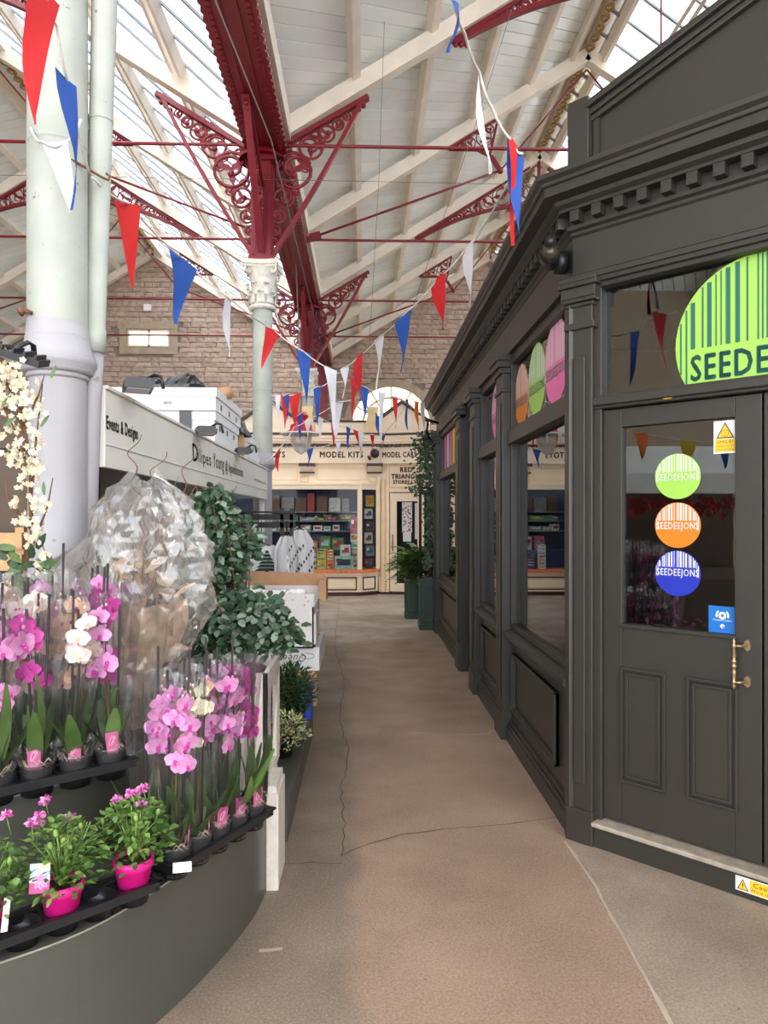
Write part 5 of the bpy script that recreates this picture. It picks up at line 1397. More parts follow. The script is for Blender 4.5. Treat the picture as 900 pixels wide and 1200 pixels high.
# right hand lower tray
d3 = Vector((0.486, 0.874)).normalized()
_, posR = tray(Vector((-0.615, 2.345)), d3, 5, 2, 0.104, 0.44, 'long black plant tray of orchids at the right end of the lower step')
colsR = {0: ['pink', 'cream', 'pink', 'pink', 'magenta'], 1: ['pink', 'blush', 'peach', 'pink', 'magenta']}
for (i, j, p) in posR:
    k = colsR[j][i]
    orchid(k, p.x, p.y, 0.443, 300 + i * 7 + j * 31, '%s orchid, %s from the near end in the %s row of the right tray' % (k, ORD[i], ['lane', 'inner'][j]), nfl=6 if (i, j) == (1, 0) else 13, flo=.34, tagrot=-0.9 if j == 0 and i > 1 else (0.1 if j == 0 else None), h=1.06)
# ------------------------------------------------------------------ pelargoniums
d1 = Vector((0.75, 0.66)).normalized()
o1 = Vector((-0.645, 2.245)) - d1 * (0.108 * 7)
_, posP = tray(o1, d1, 7, 1, 0.108, 0.44, 'black plant tray with three pink pots on the lower step')
mm = MB(); mm.lathe([(0.001, 0.002), (0.038, 0.002), (0.047, 0.065), (0.052, 0.067), (0.053, 0.09), (0.048, 0.09), (0.046, 0.078), (0.001, 0.078)], (0, 0, 0), M_pinkpot, 24); ME_PPOT = mm.mesh('pot')
def pel_flower():
    mm = MB(); r = random.Random(4)
    for k in range(22):
        a = r.uniform(0, 6.28); e = r.uniform(-0.2, 1.2); d = Vector((cos(a) * cos(e), sin(a) * cos(e), sin(e)))
        mm.leaf(d * 0.004, d, Vector((-d.y, d.x, 0.3)), 0.016, 0.013, M_magenta if k % 4 == 0 else M_pink, bend=0.3, seg=2)
    mm.tube([(0, 0, -0.06), (0, 0, 0)], 0.0016, M_leafl, 4); return mm.mesh('flower_head')
ME_PF = pel_flower()
mm = MB(); mm.sphere((0, 0, 0), 0.008, M_leafl, 6, 5, (1, 1, 1.5)); mm.tube([(0, 0, -0.05), (0, 0, 0)], 0.0014, M_leafl, 4); ME_PB = mm.mesh('bud')
def pel_foliage(seed):
    r = random.Random(seed); mm = MB()
    for k in range(480):
        a = r.uniform(0, 6.28); q = r.random() ** 0.5; zz = r.random()
        rad = 0.105 * q * (0.55 + 0.6 * sin(pi * min(1, zz * 0.8 + 0.15)))
        p = Vector((rad * cos(a), rad * sin(a), 0.09 + 0.165 * zz - 0.02 * q))
        d = Vector((cos(a) + r.uniform(-.7, .7), sin(a) + r.uniform(-.7, .7), r.uniform(-.3, .9)))
        m_ = r.choice((M_leafm, M_leafl, M_leafl, M_leafm))
        mm.leaf(p, d, (r.uniform(-.4, .4), r.uniform(-.4, .4), 1), r.uniform(.014, .026), r.uniform(.012, .022), m_, bend=r.uniform(-.1, .5), seg=2)
    for k in range(26):
        a = r.uniform(0, 6.28); e = r.uniform(.02, .09)
        mm.tube([(0.012 * cos(a), 0.012 * sin(a), 0.075), (e * .5 * cos(a), e * .5 * sin(a), 0.15), (e * cos(a), e * sin(a), r.uniform(.17, .25))], 0.0022, M_leafl, 4)
    return mm.mesh('foliage')
PLAB = ['pelargonium in a hot pink pot at the left frame edge, mauve flowers', 'pelargonium in a hot pink pot with picture label, middle of three', 'pelargonium in a hot pink pot nearest the right tray, mauve flowers']
mm = MB(); mm.box(-0.026, 0.026, 0, 0.001, 0, 0.036, M_tagblue); mm.box(-0.026, 0.026, -0.0012, 0, 0.0, 0.01, M_white); mm.box(-0.0, 0.026, -0.0012, 0, 0.036, 0.05, M_peach); mm.box(-0.026, 0.0, -0.0012, 0.001, 0.036, 0.05, M_tagblue)
mm.box(-0.026, 0.026, -0.0012, 0.001, -0.03, 0.0, M_pinktag)
for k in range(8): a = k * pi / 4; mm.leaf((0.004, -0.002, 0.002), (cos(a), -0.1, sin(a)), (0, -1, 0), 0.022, 0.016, M_pink, bend=.1, seg=2)
ME_PTAG = mm.mesh('plant_label')
mm = MB(); mm.box(-0.008, 0.008, 0, 0.001, -0.04, 0.05, M_white); ME_WTAG = mm.mesh('plant_label')
for n_, idx in enumerate((2, 4, 6)):
    (i, j, p) = posP[idx]
    t = thing('pelargonium', PLAB[n_], 'plant', (p.x, p.y, 0.472)); r = random.Random(50 + n_)
    kid('pot', ME_PPOT, t, sc=(1.17, 1.17, 1.2)); mm = MB(); mm.lathe([(0.001, 0.096), (0.053, 0.095)], (0, 0, 0), M_soil, 16); kid('soil', mm.mesh('soil'), t)
    kid('foliage', pel_foliage(70 + n_), t, (0, 0, .015), kind='stuff', sc=(1.0, 1.0, 1.08))
    for k in range(5 if n_ != 0 else 3):
        a = r.uniform(0, 6.28); q = r.uniform(.02, .085); kid('flower_head', ME_PF, t, (q * cos(a), q * sin(a), r.uniform(.255, .335)), (r.uniform(-.3, .3), r.uniform(-.3, .3), a))
    for k in range(4):
        a = r.uniform(0, 6.28); kid('bud', ME_PB, t, (.09 * cos(a), .09 * sin(a), r.uniform(.22, .29)), (r.uniform(-.5, .5), r.uniform(-.5, .5), a))
    if n_ == 1: kid('plant_label', ME_PTAG, t, (-0.02, -0.10, 0.155), (-0.1, 0.03, 0.25), label='picture label of the flower')
    if n_ == 0: kid('plant_label', ME_WTAG, t, (0.085, -0.03, 0.10), (0, 0.1, 0.6), label='narrow white label')
mm = MB(); mm.box(-0.03, 0.03, -0.001, 0.001, -0.015, 0.015, M_white); o = mm.build('price_card'); o.location = (-0.585, 2.31, 0.515); o.rotation_euler = (-0.5, 0.15, 0.5); tag(o, 'small blank white card lying at the near end of the right orchid tray', 'card')

# ================================================================== WRAPPED TWIGS, FOLIAGE, BLOSSOM
def curly(mm, p, d, L_, r, m, amp=0.04, seed=0, n=30):
    rr = random.Random(seed); p = Vector(p); d = Vector(d).normalized(); s1 = d.orthogonal().normalized(); s2 = d.cross(s1)
    ph = rr.uniform(0, 6); pts = []
    for i in range(n + 1):
        q = i / n
        pts.append(p + d * L_ * q + s1 * amp * (q ** .6) * (sin(q * 9 + ph) + .45 * sin(q * 23 + ph)) + s2 * amp * (q ** .6) * (cos(q * 11 + ph * 1.7) + .45 * cos(q * 21)))
    mm.tube(pts, [r * (1 - 0.7 * i / n) for i in range(n + 1)], m, 5); return pts
bq = thing('wrapped_bouquet', 'tall bundle of curly twigs wrapped in crinkled clear cellophane behind the upper orchids', 'bouquet', (-0.93, 2.98, 0.75))
mm = MB(); n, K = 46, 38; vs = []; fs = []
def bag_r(q, a):
    prof = [(0, .17), (.15, .20), (.35, .235), (.55, .28), (.72, .265), (.86, .21), (.95, .15), (1, .05)]
    for (q0, r0), (q1, r1) in zip(prof[:-1], prof[1:]):
        if q <= q1: r = r0 + (r1 - r0) * (q - q0) / (q1 - q0); break
    fold = 0.10 * sin(a * 7 + 5 * q) + 0.07 * sin(a * 13 - 9 * q)
    cr = (0.42 - abs(noise.noise(Vector((cos(a) * 2.2, sin(a) * 2.2, q * 4.5)))) * 1.0) * 0.30 + (0.3 - abs(noise.noise(Vector((cos(a) * 5 + 3, sin(a) * 5, q * 7 + cos(a) * 3)))) * 0.9) * 0.15 + abs(noise.noise(Vector((cos(a) * 7, sin(a) * 7, q * 13)))) * 0.12 
    fl = 1.15 * max(0, cos(a - 3.35)) ** 8 * max(0, 1 - abs(q - 0.60) / 0.16)
    return r * (0.86 + fold * 0.6 + cr + fl)
jr = random.Random(12)
for i in range(K + 1):
    q = i / K
    for k in range(n):
        a = 2 * pi * (k + 0.5 * (i % 2) + jr.uniform(-.28, .28)) / n; qq = min(1, max(0, q + (jr.uniform(-.3, .3) / K if 0 < i < K else 0)))
        cxq = -1.0 + 0.10 * sin(qq * 2.2) + (0.0 if qq < .8 else 0.05 * (qq - .8)); zq = 0.76 + 1.06 * qq
        r = bag_r(qq, a) * (1 + jr.uniform(-.045, .045))
        vs.append((cxq + r * cos(a), 2.98 + 0.62 * r * sin(a), zq + (0.03 * sin(a * 2 + 1) if i == K else 0) - 0.12 * max(0, cos(a - 3.3)) ** 6 * max(0, 1 - abs(qq - 0.60) / 0.16)))
for i in range(K):
    for k in range(n):
        a0, a1, b0, b1 = i * n + k, i * n + (k + 1) % n, (i + 1) * n + k, (i + 1) * n + (k + 1) % n
        fs += [(a0, a1, b0), (a1, b1, b0)] if i % 2 == 0 else [(a0, a1, b1), (a0, b1, b0)]
mm.add(vs, fs, M_cello, False); mm.build('cellophane_wrap', bq, 'crinkled clear cellophane')
r = random.Random(9); mm = MB()
for k in range(16):
    a = r.uniform(0, 6.28); q = r.uniform(.02, .14)
    curly(mm, (-0.93 + .04 * cos(a), 2.98 + .03 * sin(a), 0.77), (q * cos(a) * 1.3, q * sin(a) * .6, 1), r.uniform(.7, 1.02), 0.006, M_twig if k % 3 else M_twigp, 0.03, k)
curly(mm, (-0.90, 2.98, 1.5), (-0.12, 0, 1), 0.50, 0.005, M_twig, 0.05, 77); curly(mm, (-0.78, 2.98, 1.45), (0.12, 0, 1), 0.47, 0.005, M_twig, 0.04, 78); curly(mm, (-0.86, 2.95, 1.5), (0.02, 0, 1), 0.42, 0.004, M_twig, 0.05, 70)
mm.build('twigs', bq)
mm = MB()
for k in range(150):
    a = r.uniform(0, 6.28); q = r.random() ** .5 * .15; z = r.uniform(.80, 1.45)
    mm.leaf((-0.93 + q * cos(a), 2.98 + .6 * q * sin(a), z), (r.uniform(-1, 1), r.uniform(-1, 1), r.uniform(-.2, 1)), (r.uniform(-1, 1), -1, .4), r.uniform(.05, .10), r.uniform(.02, .045), r.choice((M_twigp, M_kraft, M_peach, M_twigp, M_twig)), bend=.3, seg=2)
mm.build('dried_leaves', bq, kind='stuff')
mm = MB(); vs = []; fs = []
for i in range(13):
    q = i / 12
    for k in range(30):
        a = 2 * pi * k / 30; rr_ = (.09 + .075 * q) * (1 + .22 * noise.noise(Vector((cos(a) * 2, sin(a) * 2, q * 3))) + .1 * sin(a * 6))
        vs.append((-.93 + rr_ * cos(a), 2.98 + .62 * rr_ * sin(a), .78 + .52 * q + (.07 * noise.noise(Vector((cos(a) * 2, sin(a) * 2, 5))) if i == 12 else 0)))
for i in range(12):
    for k in range(30): fs.append((i * 30 + k, i * 30 + (k + 1) % 30, (i + 1) * 30 + (k + 1) % 30, (i + 1) * 30 + k))
mm.add(vs, fs, M_paper); mm.build('paper_wrap', bq, 'brown paper round the stems')

def leaf_objs(parent, name, meshes, pts, inv=None):
    for (p, d, up, s_) in pts:
        d = Vector(d).normalized(); u = Vector(up); x = d.cross(u)
        if x.length < 1e-4: x = d.orthogonal()
        x.normalize(); z = x.cross(d)
        M = Matrix((x, d, z)).transposed()
        o = kid(name, random.choice(meshes), parent, p, M.to_euler(), (s_,) * 3)
def leaf_mesh(L_, Wd, m, bend=.2, nm='leaf'):
    mm = MB(); mm.leaf((0, 0, 0), (0, 1, 0), (0, 0, 1), L_, Wd, m, bend, 3); return mm.mesh(nm)
random.seed(31)
eu = thing('eucalyptus_bunch', 'big bunch of grey green eucalyptus foliage in a black bucket beside the wrapped twigs', 'foliage', (-0.68, 3.85, 0.55))
mm = MB(); mm.lathe([(0.001, 0), (0.12, 0), (0.15, 0.28), (0.158, 0.285), (0.15, 0.29), (0.14, 0.27)], (-0.68, 3.85, 0.55), M_black, 20); mm.build('bucket', eu)
EM = [leaf_mesh(.062, .045, M_euc), leaf_mesh(.05, .04, M_euc), leaf_mesh(.075, .04, M_euc2), leaf_mesh(.055, .043, M_euc2), leaf_mesh(.06, .04, M_leafd), leaf_mesh(.06, .042, M_euc)]
branches = MB(); pts = []; fill = MB(); r = random.Random(77)
BL = [((-.81, 3.82, 1.66), (.13, .12, .16), 190), ((-.78, 3.78, 1.42), (.15, .14, .20), 260), ((-.82, 3.78, 1.20), (.14, .14, .18), 190), ((-.60, 3.68, 1.12), (.22, .14, .16), 330), ((-.44, 3.66, 1.03), (.10, .10, .09), 90), ((-.74, 3.7, 1.0), (.18, .12, .14), 150), ((-.68, 3.85, 1.52), (.12, .12, .14), 120)]
for (c, s, nn) in BL:
    for k in range(nn):
        while True:
            v = Vector((r.uniform(-1, 1), r.uniform(-1, 1), r.uniform(-1, 1)))
            if v.length <= 1: break
        p = Vector((c[0] + v.x * s[0], c[1] + v.y * s[1], c[2] + v.z * s[2]))
        d = Vector((v.x + r.uniform(-.8, .8), v.y + r.uniform(-.8, .8) - .3, r.uniform(-.9, .7)))
        pts.append((p - Vector((-.68, 3.85, .55)), d, Vector((r.uniform(-.6, .6), -0.8 + r.uniform(-.5, .5), .9)), r.uniform(.6, .95)))
    for k in range(int(nn * 1.1)):
        v = Vector((r.gauss(0, .36), r.gauss(0, .36), r.gauss(0, .38)))
        fill.leaf((c[0] + v.x * s[0], c[1] + .03 + v.y * s[1], c[2] + v.z * s[2]), (v.x + r.uniform(-.8, .8), r.uniform(-1, .3), r.uniform(-.9, .7)), (r.uniform(-.6, .6), -.8, .9), .055, .038, r.choice((M_euc2, M_euc2, M_leafd)), .2, 2)
    for k in range(5):
        e = Vector((c[0] + r.uniform(-1, 1) * s[0], c[1] + r.uniform(-1, 1) * s[1], c[2] + s[2] * r.uniform(.3, 1)))
        b = Vector((-.68 + r.uniform(-.06, .06), 3.85, .8)); branches.tube([b, b.lerp(e, .5) + Vector((0, 0, .06)), e], [.006, .004, .002], M_twig, 5)
pts.sort(key=lambda t: t[0].y)
leaf_objs(eu, 'leaf', EM, pts[:290])
for (p, d, up, s_) in pts[290:]:
    fill.leaf(p + Vector((-.68, 3.85, .55)), d, up, .06 * s_, .042 * s_, r.choice((M_euc, M_euc2, M_leafd)), .2, 2)
fill.build('inner_leaves', eu, kind='stuff'); branches.build('stems', eu)

# blossom branches beside the column
bl = thing('blossom_branch', 'tall cream blossom branches climbing at the left frame edge before the thick column', 'branch', (-1.32, 2.62, 0.75))
mm = MB(); r = random.Random(5); bp = []
main = [(-30, 790), (15, 690), (38, 640), (36, 590), (36, 540), (28, 500), (14, 460), (10, 425)]
P = [dpt(u, v, 2.66) for u, v in main]; P[0] = Vector((-1.32, 2.62, 0.75)); mm.tube(P, [.010, .010, .009, .008, .007, .006, .005, .003], M_twig, 6)
for (a, b) in (((36, 590), (50, 450)), ((36, 560), (0, 470)), ((30, 510), (-12, 440)), ((38, 640), (62, 560)), ((20, 660), (58, 680)), ((28, 500), (52, 440)), ((36, 620), (6, 560)), ((14, 460), (-20, 400))):
    A = dpt(a[0], a[1], 2.66); B = dpt(b[0], b[1], 2.64); mid = A.lerp(B, .5) + Vector((r.uniform(-.03, .03), -.02, .02)); mm.tube([A, mid, B], [.005, .004, .002], M_twig, 5)
    bp += [A.lerp(B, q) for q in (.3, .5, .7, .85, 1)]
mm.build('branches', bl)
fm = []
for j in range(3):
    mm = MB()
    for k in range(5): a = k * 1.2566 + j; mm.leaf((0, 0, 0), (cos(a), -.25, sin(a)), (0, -1, 0), .017, .016, M_blossom, bend=-.1, seg=2)
    for k in range(4): a = k * 1.57 + j + .4; mm.leaf((0, -.004, 0), (cos(a), -.8, sin(a)), (0, -1, 0), .011, .010, M_blossom, bend=-.1, seg=2)
    mm.sphere((0, -.004, 0), .003, M_yellowp, 5, 3); fm.append(mm.mesh('blossom'))
cl = [(8, 428, 20, 16), (18, 450, 22, 16), (4, 470, 16, 18), (26, 470, 16, 14), (35, 488, 16, 12), (12, 500, 16, 16), (22, 530, 20, 18), (42, 470, 9, 14), (36, 555, 14, 12), (28, 568, 10, 10), (44, 592, 13, 16), (30, 610, 12, 10), (46, 622, 10, 10), (36, 632, 12, 10), (48, 648, 10, 8), (52, 668, 8, 8), (45, 520, 8, 14), (18, 588, 6, 6), (40, 540, 10, 20), (2, 440, 14, 20)]
org = Vector((-1.32, 2.62, 0.75)); cnt = 0
for (u, v, su, sv) in cl:
    for k in range(int(4 + su * sv / 17)):
        p = dpt(u + r.gauss(0, .5) * su, v + r.gauss(0, .5) * sv, 2.64 + r.uniform(-.04, .03)) - org
        kid('blossom', fm[r.randrange(3)], bl, p, (r.uniform(-.6, .6), r.uniform(0, 6), r.uniform(-.8, 1.0)), (r.uniform(.65, 1.0),) * 3); cnt += 1
mm = MB()
for k in range(26):
    p = dpt(r.uniform(8, 62), r.uniform(640, 690), 2.63); mm.leaf(p, (r.uniform(-1, 1), -.3, r.uniform(-.8, .6)), (r.uniform(-.5, .5), -1, .4), r.uniform(.05, .075), .03, r.choice((M_leafm, M_leafd)), .2)
for (u, v) in ((2, 476), (60, 443), (48, 500), (52, 580), (5, 500)): mm.leaf(dpt(u, v, 2.6), (r.uniform(-.5, 1), 0, 1), (0, -1, 0), .05, .015, M_leafm)
mm.build('leaves', bl)
# bare twigs rising behind the upper tray at the left edge
tw = thing('twig_bundle', 'bare dark twigs leaning out behind the upper orchid tray at the left edge', 'twigs', (-1.4, 2.83, 0.75))
mm = MB(); r = random.Random(15)
for k in range(12): curly(mm, (-1.45 + r.uniform(-.2, .25), 2.80 + r.uniform(-.05, .05), .75), (r.uniform(-.15, .25), 0, 1), r.uniform(.55, .85), .005, M_twig, .03, k + 200)
mm.build('twigs', tw)
# pallet crate at left edge
pc = thing('slatted_crate', 'orange brown slatted wooden crate at the left edge behind the blossom', 'crate', (-1.75, 3.38, 0))
for k in range(11):
    mm = MB(); mm.box(-2.1, -1.58, 3.33, 3.35, 0.5 + k * 0.1, 0.575 + k * 0.1, M_pine); mm.build('slat', pc)
mm = MB()
for xx in (-2.08, -1.85, -1.60): mm.box(xx - .02, xx + .02, 3.35, 3.40, 0, 1.60, M_pine)
mm.build('posts', pc)
# pale twigs and foliage inside the kiosk
pt = thing('pale_twig_bundle', 'pale bare branches fanning up inside the kiosk right of the drainpipe', 'twigs', (-1.42, 4.35, 0.6))
mm = MB(); r = random.Random(25)
for k in range(34):
    tx = r.uniform(-.25, .55); mm.tube([(-1.45 + r.uniform(-.06, .06), 4.35, .8), (-1.45 + tx * .3, 4.35 + r.uniform(-.1, .1), 1.35), (-1.45 + tx, 4.35 + r.uniform(-.1, .1), r.uniform(1.5, 1.95))], [.005, .004, .0015], M_twigp, 4)
mm.build('branches', pt); mm = MB(); mm.lathe([(.001, 0), (.12, 0), (.15, .3), (.14, .3)], (-1.45, 4.35, .6), M_black, 16); mm.build('vase', pt)
mm = MB()
for k in range(120): mm.leaf((-1.45 + r.gauss(0, .12), 4.3 + r.gauss(0, .08), r.uniform(1.0, 1.42)), (r.uniform(-1, 1), r.uniform(-1, 0), r.uniform(-.5, 1)), (0, -1, .5), .08, .04, r.choice((M_euc, M_euc2, M_euc, M_twigp)), .2, 2)
mm.build('leaves', pt, kind='stuff')
mm = MB(); mm.box(-1.65, -1.27, 4.15, 4.6, 0, .6, M_kioskin); o = mm.build('wooden_stand'); tag(o, 'brown wooden stand under the pale branches inside the kiosk', 'stand')

# ================================================================== WHITE PLANKS, BOXES, POTS ALONG THE LANE
wb_ = thing('white_bench_end', 'white wooden crate end with arched slot beside the right orchid tray', 'crate', (-0.44, 3.3, 0.44))
mm = MB(); fr = frame((-0.425, 3.15, 0), (0, 1, 0), (-1, 0, 0))
def arch_panel(mm, L_, z0, z1, s0, s1, a0, a1, th, m, xf):
    n = 8; c = (s0 + s1) / 2; rad = (s1 - s0) / 2
    mm.box(0, s0, 0, th, z0, z1, m, xf); mm.box(s1, L_, 0, th, z0, z1, m, xf); mm.box(s0, s1, 0, th, z0, a0, m, xf)
    poly = [(s0, a1)] + [(c - rad * cos(pi * i / n), a1 + rad * sin(pi * i / n)) for i in range(1, n)] + [(s1, a1), (s1, z1), (s0, z1)]
    mm.prism(poly, 0, th, m, xf)
arch_panel(mm, 0.46, 0.44, 0.955, 0.12, 0.34, 0.48, 0.78, 0.02, M_whitew, fr); mm.build('slotted_side', wb_)
mm = MB(); mm.box(-0.62, -0.425, 3.15, 3.17, 0.44, 0.955, M_whitew); mm.build('end_board', wb_)
mm = MB(); mm.box(-1.0, -0.445, 3.40, 3.6, 0.44, 0.47, M_whitew); mm.build('base_board', wb_)
lb = thing('white_board', 'white painted wooden board standing on the floor at the end of the lower step', 'board', (-0.40, 3.2, 0))
mm = MB(); mm.box(-0.43, -0.375, 3.14, 3.40, 0.0, 0.425, M_whitew); mm.build('board', lb, bevel=0.004)
mm = MB(); mm.box(-0.425, -0.385, 3.16, 3.40, 0.425, 0.455, M_whitew); mm.build('top_rail', lb)
lb2 = MB(); lb2.box(-0.62, -0.435, 3.15, 3.6, 0.0, 0.438, M_whitew); o = lb2.build('white_crate'); tag(o, 'white wooden crate under the slotted crate end', 'crate')
kb = MB(); kb.box(-0.60, -0.385, 3.61, 5.45, 0, 0.17, M_tier); o = kb.build('low_kerb_block', bevel=.006); tag(o, 'low dark grey kerb block along the lane under the potted shrubs', 'kerb')
# cartons on a trestle
tb = thing('trestle_table', 'plain wooden trestle under the white flower boxes', 'table', (-0.62, 5.9, 0))
mm = MB(); mm.box(-1.0, -0.38, 5.55, 6.3, 0.42, 0.455, M_pine); mm.build('top', tb)
for (xx, yy) in ((-.95, 5.6), (-.43, 5.6), (-.95, 6.25), (-.43, 6.25)):
    mm = MB(); mm.box(xx - .02, xx + .02, yy - .02, yy + .02, 0, .42, M_pine); mm.build('leg', tb)
c1 = thing('flower_carton', 'lower white flower box with upside down script lettering, on the trestle', 'box', (-0.6, 5.8, 0.456))
mm = MB(); mm.box(-1.0, -0.345, 5.55, 6.3, 0.456, 0.64, M_card); mm.build('carton', c1)
FB = frame((-0.36, 5.548, 0.60), (-1, 0, 0), (0, 1, 0), (0, 0, -1))
mm = MB(); mm.text('Queen', 0.08, 0.02, 0.22, 0.055, 0, M_printg, FB, shear=.35); pts = [FB @ Vector((0.075 + .05 * cos(a), 0, 0.03 + .022 * sin(a))) for a in [k * .35 for k in range(16)]]; mm.tube(pts, .002, M_printg, 4)
mm.build('script_lettering', c1)
c2 = thing('flower_carton', 'upper open white flower box with brown inside showing, on the lettered box', 'box', (-0.62, 5.8, 0.645))
mm = MB(); x0, x1, y0, y1, z0, z1 = -1.02, -0.385, 5.5, 6.2, 0.641, 1.06
mm.box(x0, x1, y0, y0 + .012, z0, z1, M_card); mm.box(x0, x1, y1 - .012, y1, z0, z1, M_card); mm.box(x0, x0 + .012, y0, y1, z0, z1, M_card); mm.box(x1 - .012, x1, y0, y1, z0, z1 - .1, M_card); mm.box(x0, x1, y0, y1, z0, z0 + .012, M_kraft)
mm.box(x1, x1 + .015, y0 + .01, y0 + .3, z0 + .03, z0 + .26, M_card); mm.build('carton', c2)
mm = MB(); mm.box(x0, x1 + .002, y0 - .004, y0, z0 + .17, z0 + .175, PAL['grey'])
for (xx, zz) in ((-.45, 1.03), (-.43, 1.0), (-.46, .97), (-.55, 1.01), (-.66, 1.02)): mm.box(xx, xx + .008, y0 - .004, y0, zz, zz + .008, M_ink)
mm.build('printing', c2)
mm = MB(); pb = [(-1.2, 1.06), (-0.33, 1.06), (-0.33, 1.14), (-0.36, 1.165), (-1.2, 1.19)]; mm.prism(pb, 6.2, 6.21, M_kraft); mm.prism([(-0.37, .98), (-.31, .95), (-.31, 1.13), (-.37, 1.13)], 5.9, 6.2, M_kraft); mm.build('open_flap', c2, 'brown open lid flap')
mm = MB()
for k in range(9): mm.sphere((-.95 + k * .055, 5.62 + .05 * sin(k), 1.05), .05, M_white, 8, 5, (1.2, 1, .7))
mm.build('tissue_paper', c2)
# shrubs in pots below
def shrub(name, label, c, s, nn, mats_, L_, Wd, seed, potr, pot_m, base, yb_=None, parts=0):
    t = thing(name, label, 'plant', (c[0], c[1], base)); r = random.Random(seed)
    h0 = max(0.1, c[2] - s[2] * .9 - base)
    mm = MB(); mm.lathe([(.001, 0), (potr * .75, 0), (potr, h0), (potr * 1.05, h0), (potr * 1.05, h0 + .015), (potr * .92, h0 + .015), (potr * .9, h0 - .01), (.001, h0 - .01)], (c[0], c[1], base), pot_m, 20); mm.build('pot', t)
    mm = MB()
    for k in range(nn):
        while True:
            v = Vector((r.uniform(-1, 1), r.uniform(-1, 1), r.uniform(-1, 1)))
            if v.length <= 1: break
        v = v * (0.5 + .5 * v.length)
        p = Vector((c[0] + v.x * s[0], c[1] + v.y * s[1], c[2] + v.z * s[2]))
        mm.leaf(p, (v.x + r.uniform(-.6, .6), v.y + r.uniform(-.6, .6), v.z * .5 + r.uniform(-.2, .9)), (r.uniform(-.6, .6), r.uniform(-.6, .2), 1), L_ * r.uniform(.7, 1.2), Wd * r.uniform(.8, 1.1), r.choice(mats_), .2, 2)
    mm.build('foliage', t, kind='stuff')
    mm = MB()
    for k in range(7):
        a = k * .9; mm.tube([(c[0], c[1], base + h0 - .01), (c[0] + s[0] * .3 * cos(a), c[1] + s[1] * .3 * sin(a), c[2]), (c[0] + s[0] * .7 * cos(a), c[1] + s[1] * .7 * sin(a), c[2] + s[2] * .6)], [.006, .004, .002], M_twig, 5)
    mm.build('stems', t); return t
shrub('evergreen_shrub', 'small dark green shrub in a black pot under the white flower boxes', (-0.51, 4.95, 0.46), (.18, .17, .17), 1500, [M_leafd, M_leafd, M_leafm], .042, .016, 1, .11, M_black, .171)
shrub('variegated_shrub', 'cream and green variegated shrub in a black pot beside the white crate end', (-0.50, 4.42, 0.32), (.17, .15, .12), 900, [M_varieg, M_varieg, M_leafm], .026, .013, 2, .075, M_black, .171)
t = thing('blue_crate', 'bright blue plastic crate behind the dark shrub by the kerb', 'crate', (-.47, 5.25, .171))
mm = MB(); mm.box(-.52, -.385, 5.22, 5.42, .171, .39, M_bluecrate); mm.ring(-.53, -.375, .36, .40, .01, 5.21, 5.43, M_bluecrate); mm.build('body', t)
mm = MB(); 
for k in range(2): mm.box(-.50 + k * .055, -.47 + k * .055, 5.205, 5.222, .2, .40, M_dblue)
mm.build('ribs', t)

# ================================================================== CLOTHES RAIL
rk = thing('clothes_rail', 'black rail with white tree print garments before the cream shop window', 'rail', (-0.95, 7.6, 0))
mm = MB()
for (z, h) in ((1.63, .06), (1.545, .06)): mm.box(-1.6, -.72, 7.5, 7.56, z, z + h, M_blackm)
mm.box(-1.6, -.74, 7.46, 7.66, 1.70, 1.72, M_blackm); mm.build('top_bars', rk)
for xx in (-1.55, -.86, -.76):
    mm = MB(); mm.box(xx - .018, xx + .018, 7.50, 7.56, 0, 1.75, M_blackm); mm.build('upright', rk)
for (a, b) in ((-1.57, -1.53), (-.88, -.74)):
    mm = MB(); mm.box(a, b, 7.3, 7.8, 0, .03, M_blackm); mm.build('foot', rk)
def tree(mm, cx, z0, w, h, y, tiers=5, xf=None, stripes=False):
    if stripes:
        for k in range(7):
            q = (k + .5) / 7; hh = h * (1 - abs(2 * q - 1)); mm.quadxz(cx - w / 2 + w * q - w * .045, cx - w / 2 + w * q + w * .045, z0, z0 + max(.02, hh), y, M_printg, xf)
    else:
        for k in range(tiers):
            q = k / tiers; ww = w * (1 - q) ; z = z0 + h * q
            mm.add([(cx - ww / 2, y, z), (cx + ww / 2, y, z), (cx + ww * .3, y, z + h / tiers * .8), (cx - ww * .3, y, z + h / tiers * .8)], [(0, 1, 2, 3)], M_printg, xf=xf)
        mm.quadxz(cx - w * .06, cx + w * .06, z0 - h * .1, z0, y, M_printg, xf)
def garment(name, label, xf, w, z0, z1, seed, prints):
    t = thing(name, label, 'garment', xf @ Vector((0, 0, z0))); mm = MB(); n, K = 14, 12
    for sgn, yb_ in ((1, -.015), (-1, .02)):
        vs = []; fs = []
        for j in range(K + 1):
            q = j / K; ww = w * (1.0 if q < .82 else 1.0 - .55 * (q - .82) / .18)
            for i in range(n + 1):
                u = i / n * 2 - 1; vs.append((u * ww / 2, yb_ - sgn * .012 * sin(u * 7 + seed + q * 1.5) * (1 - q * .6), z0 + (z1 - z0) * q + .006 * sin(u * 9)))
        for j in range(K):
            for i in range(n): a = j * (n + 1) + i; fs.append((a, a + 1, a + n + 2, a + n + 1))
        mm.add(vs, fs, M_fabric, True, xf)
    mm.build('cloth', t)
    prints(t, xf)
    mm = MB(); mm.tube([xf @ Vector((-w * .2, 0, z1 - .01)), xf @ Vector((0, 0, z1 + .03)), xf @ Vector((w * .2, 0, z1 - .01))], .006, M_black, 5); mm.tube([xf @ Vector((0, 0, z1 + .03)), xf @ Vector((0, 0, 1.62))], .005, M_black, 5); mm.build('hanger', t)
    return t
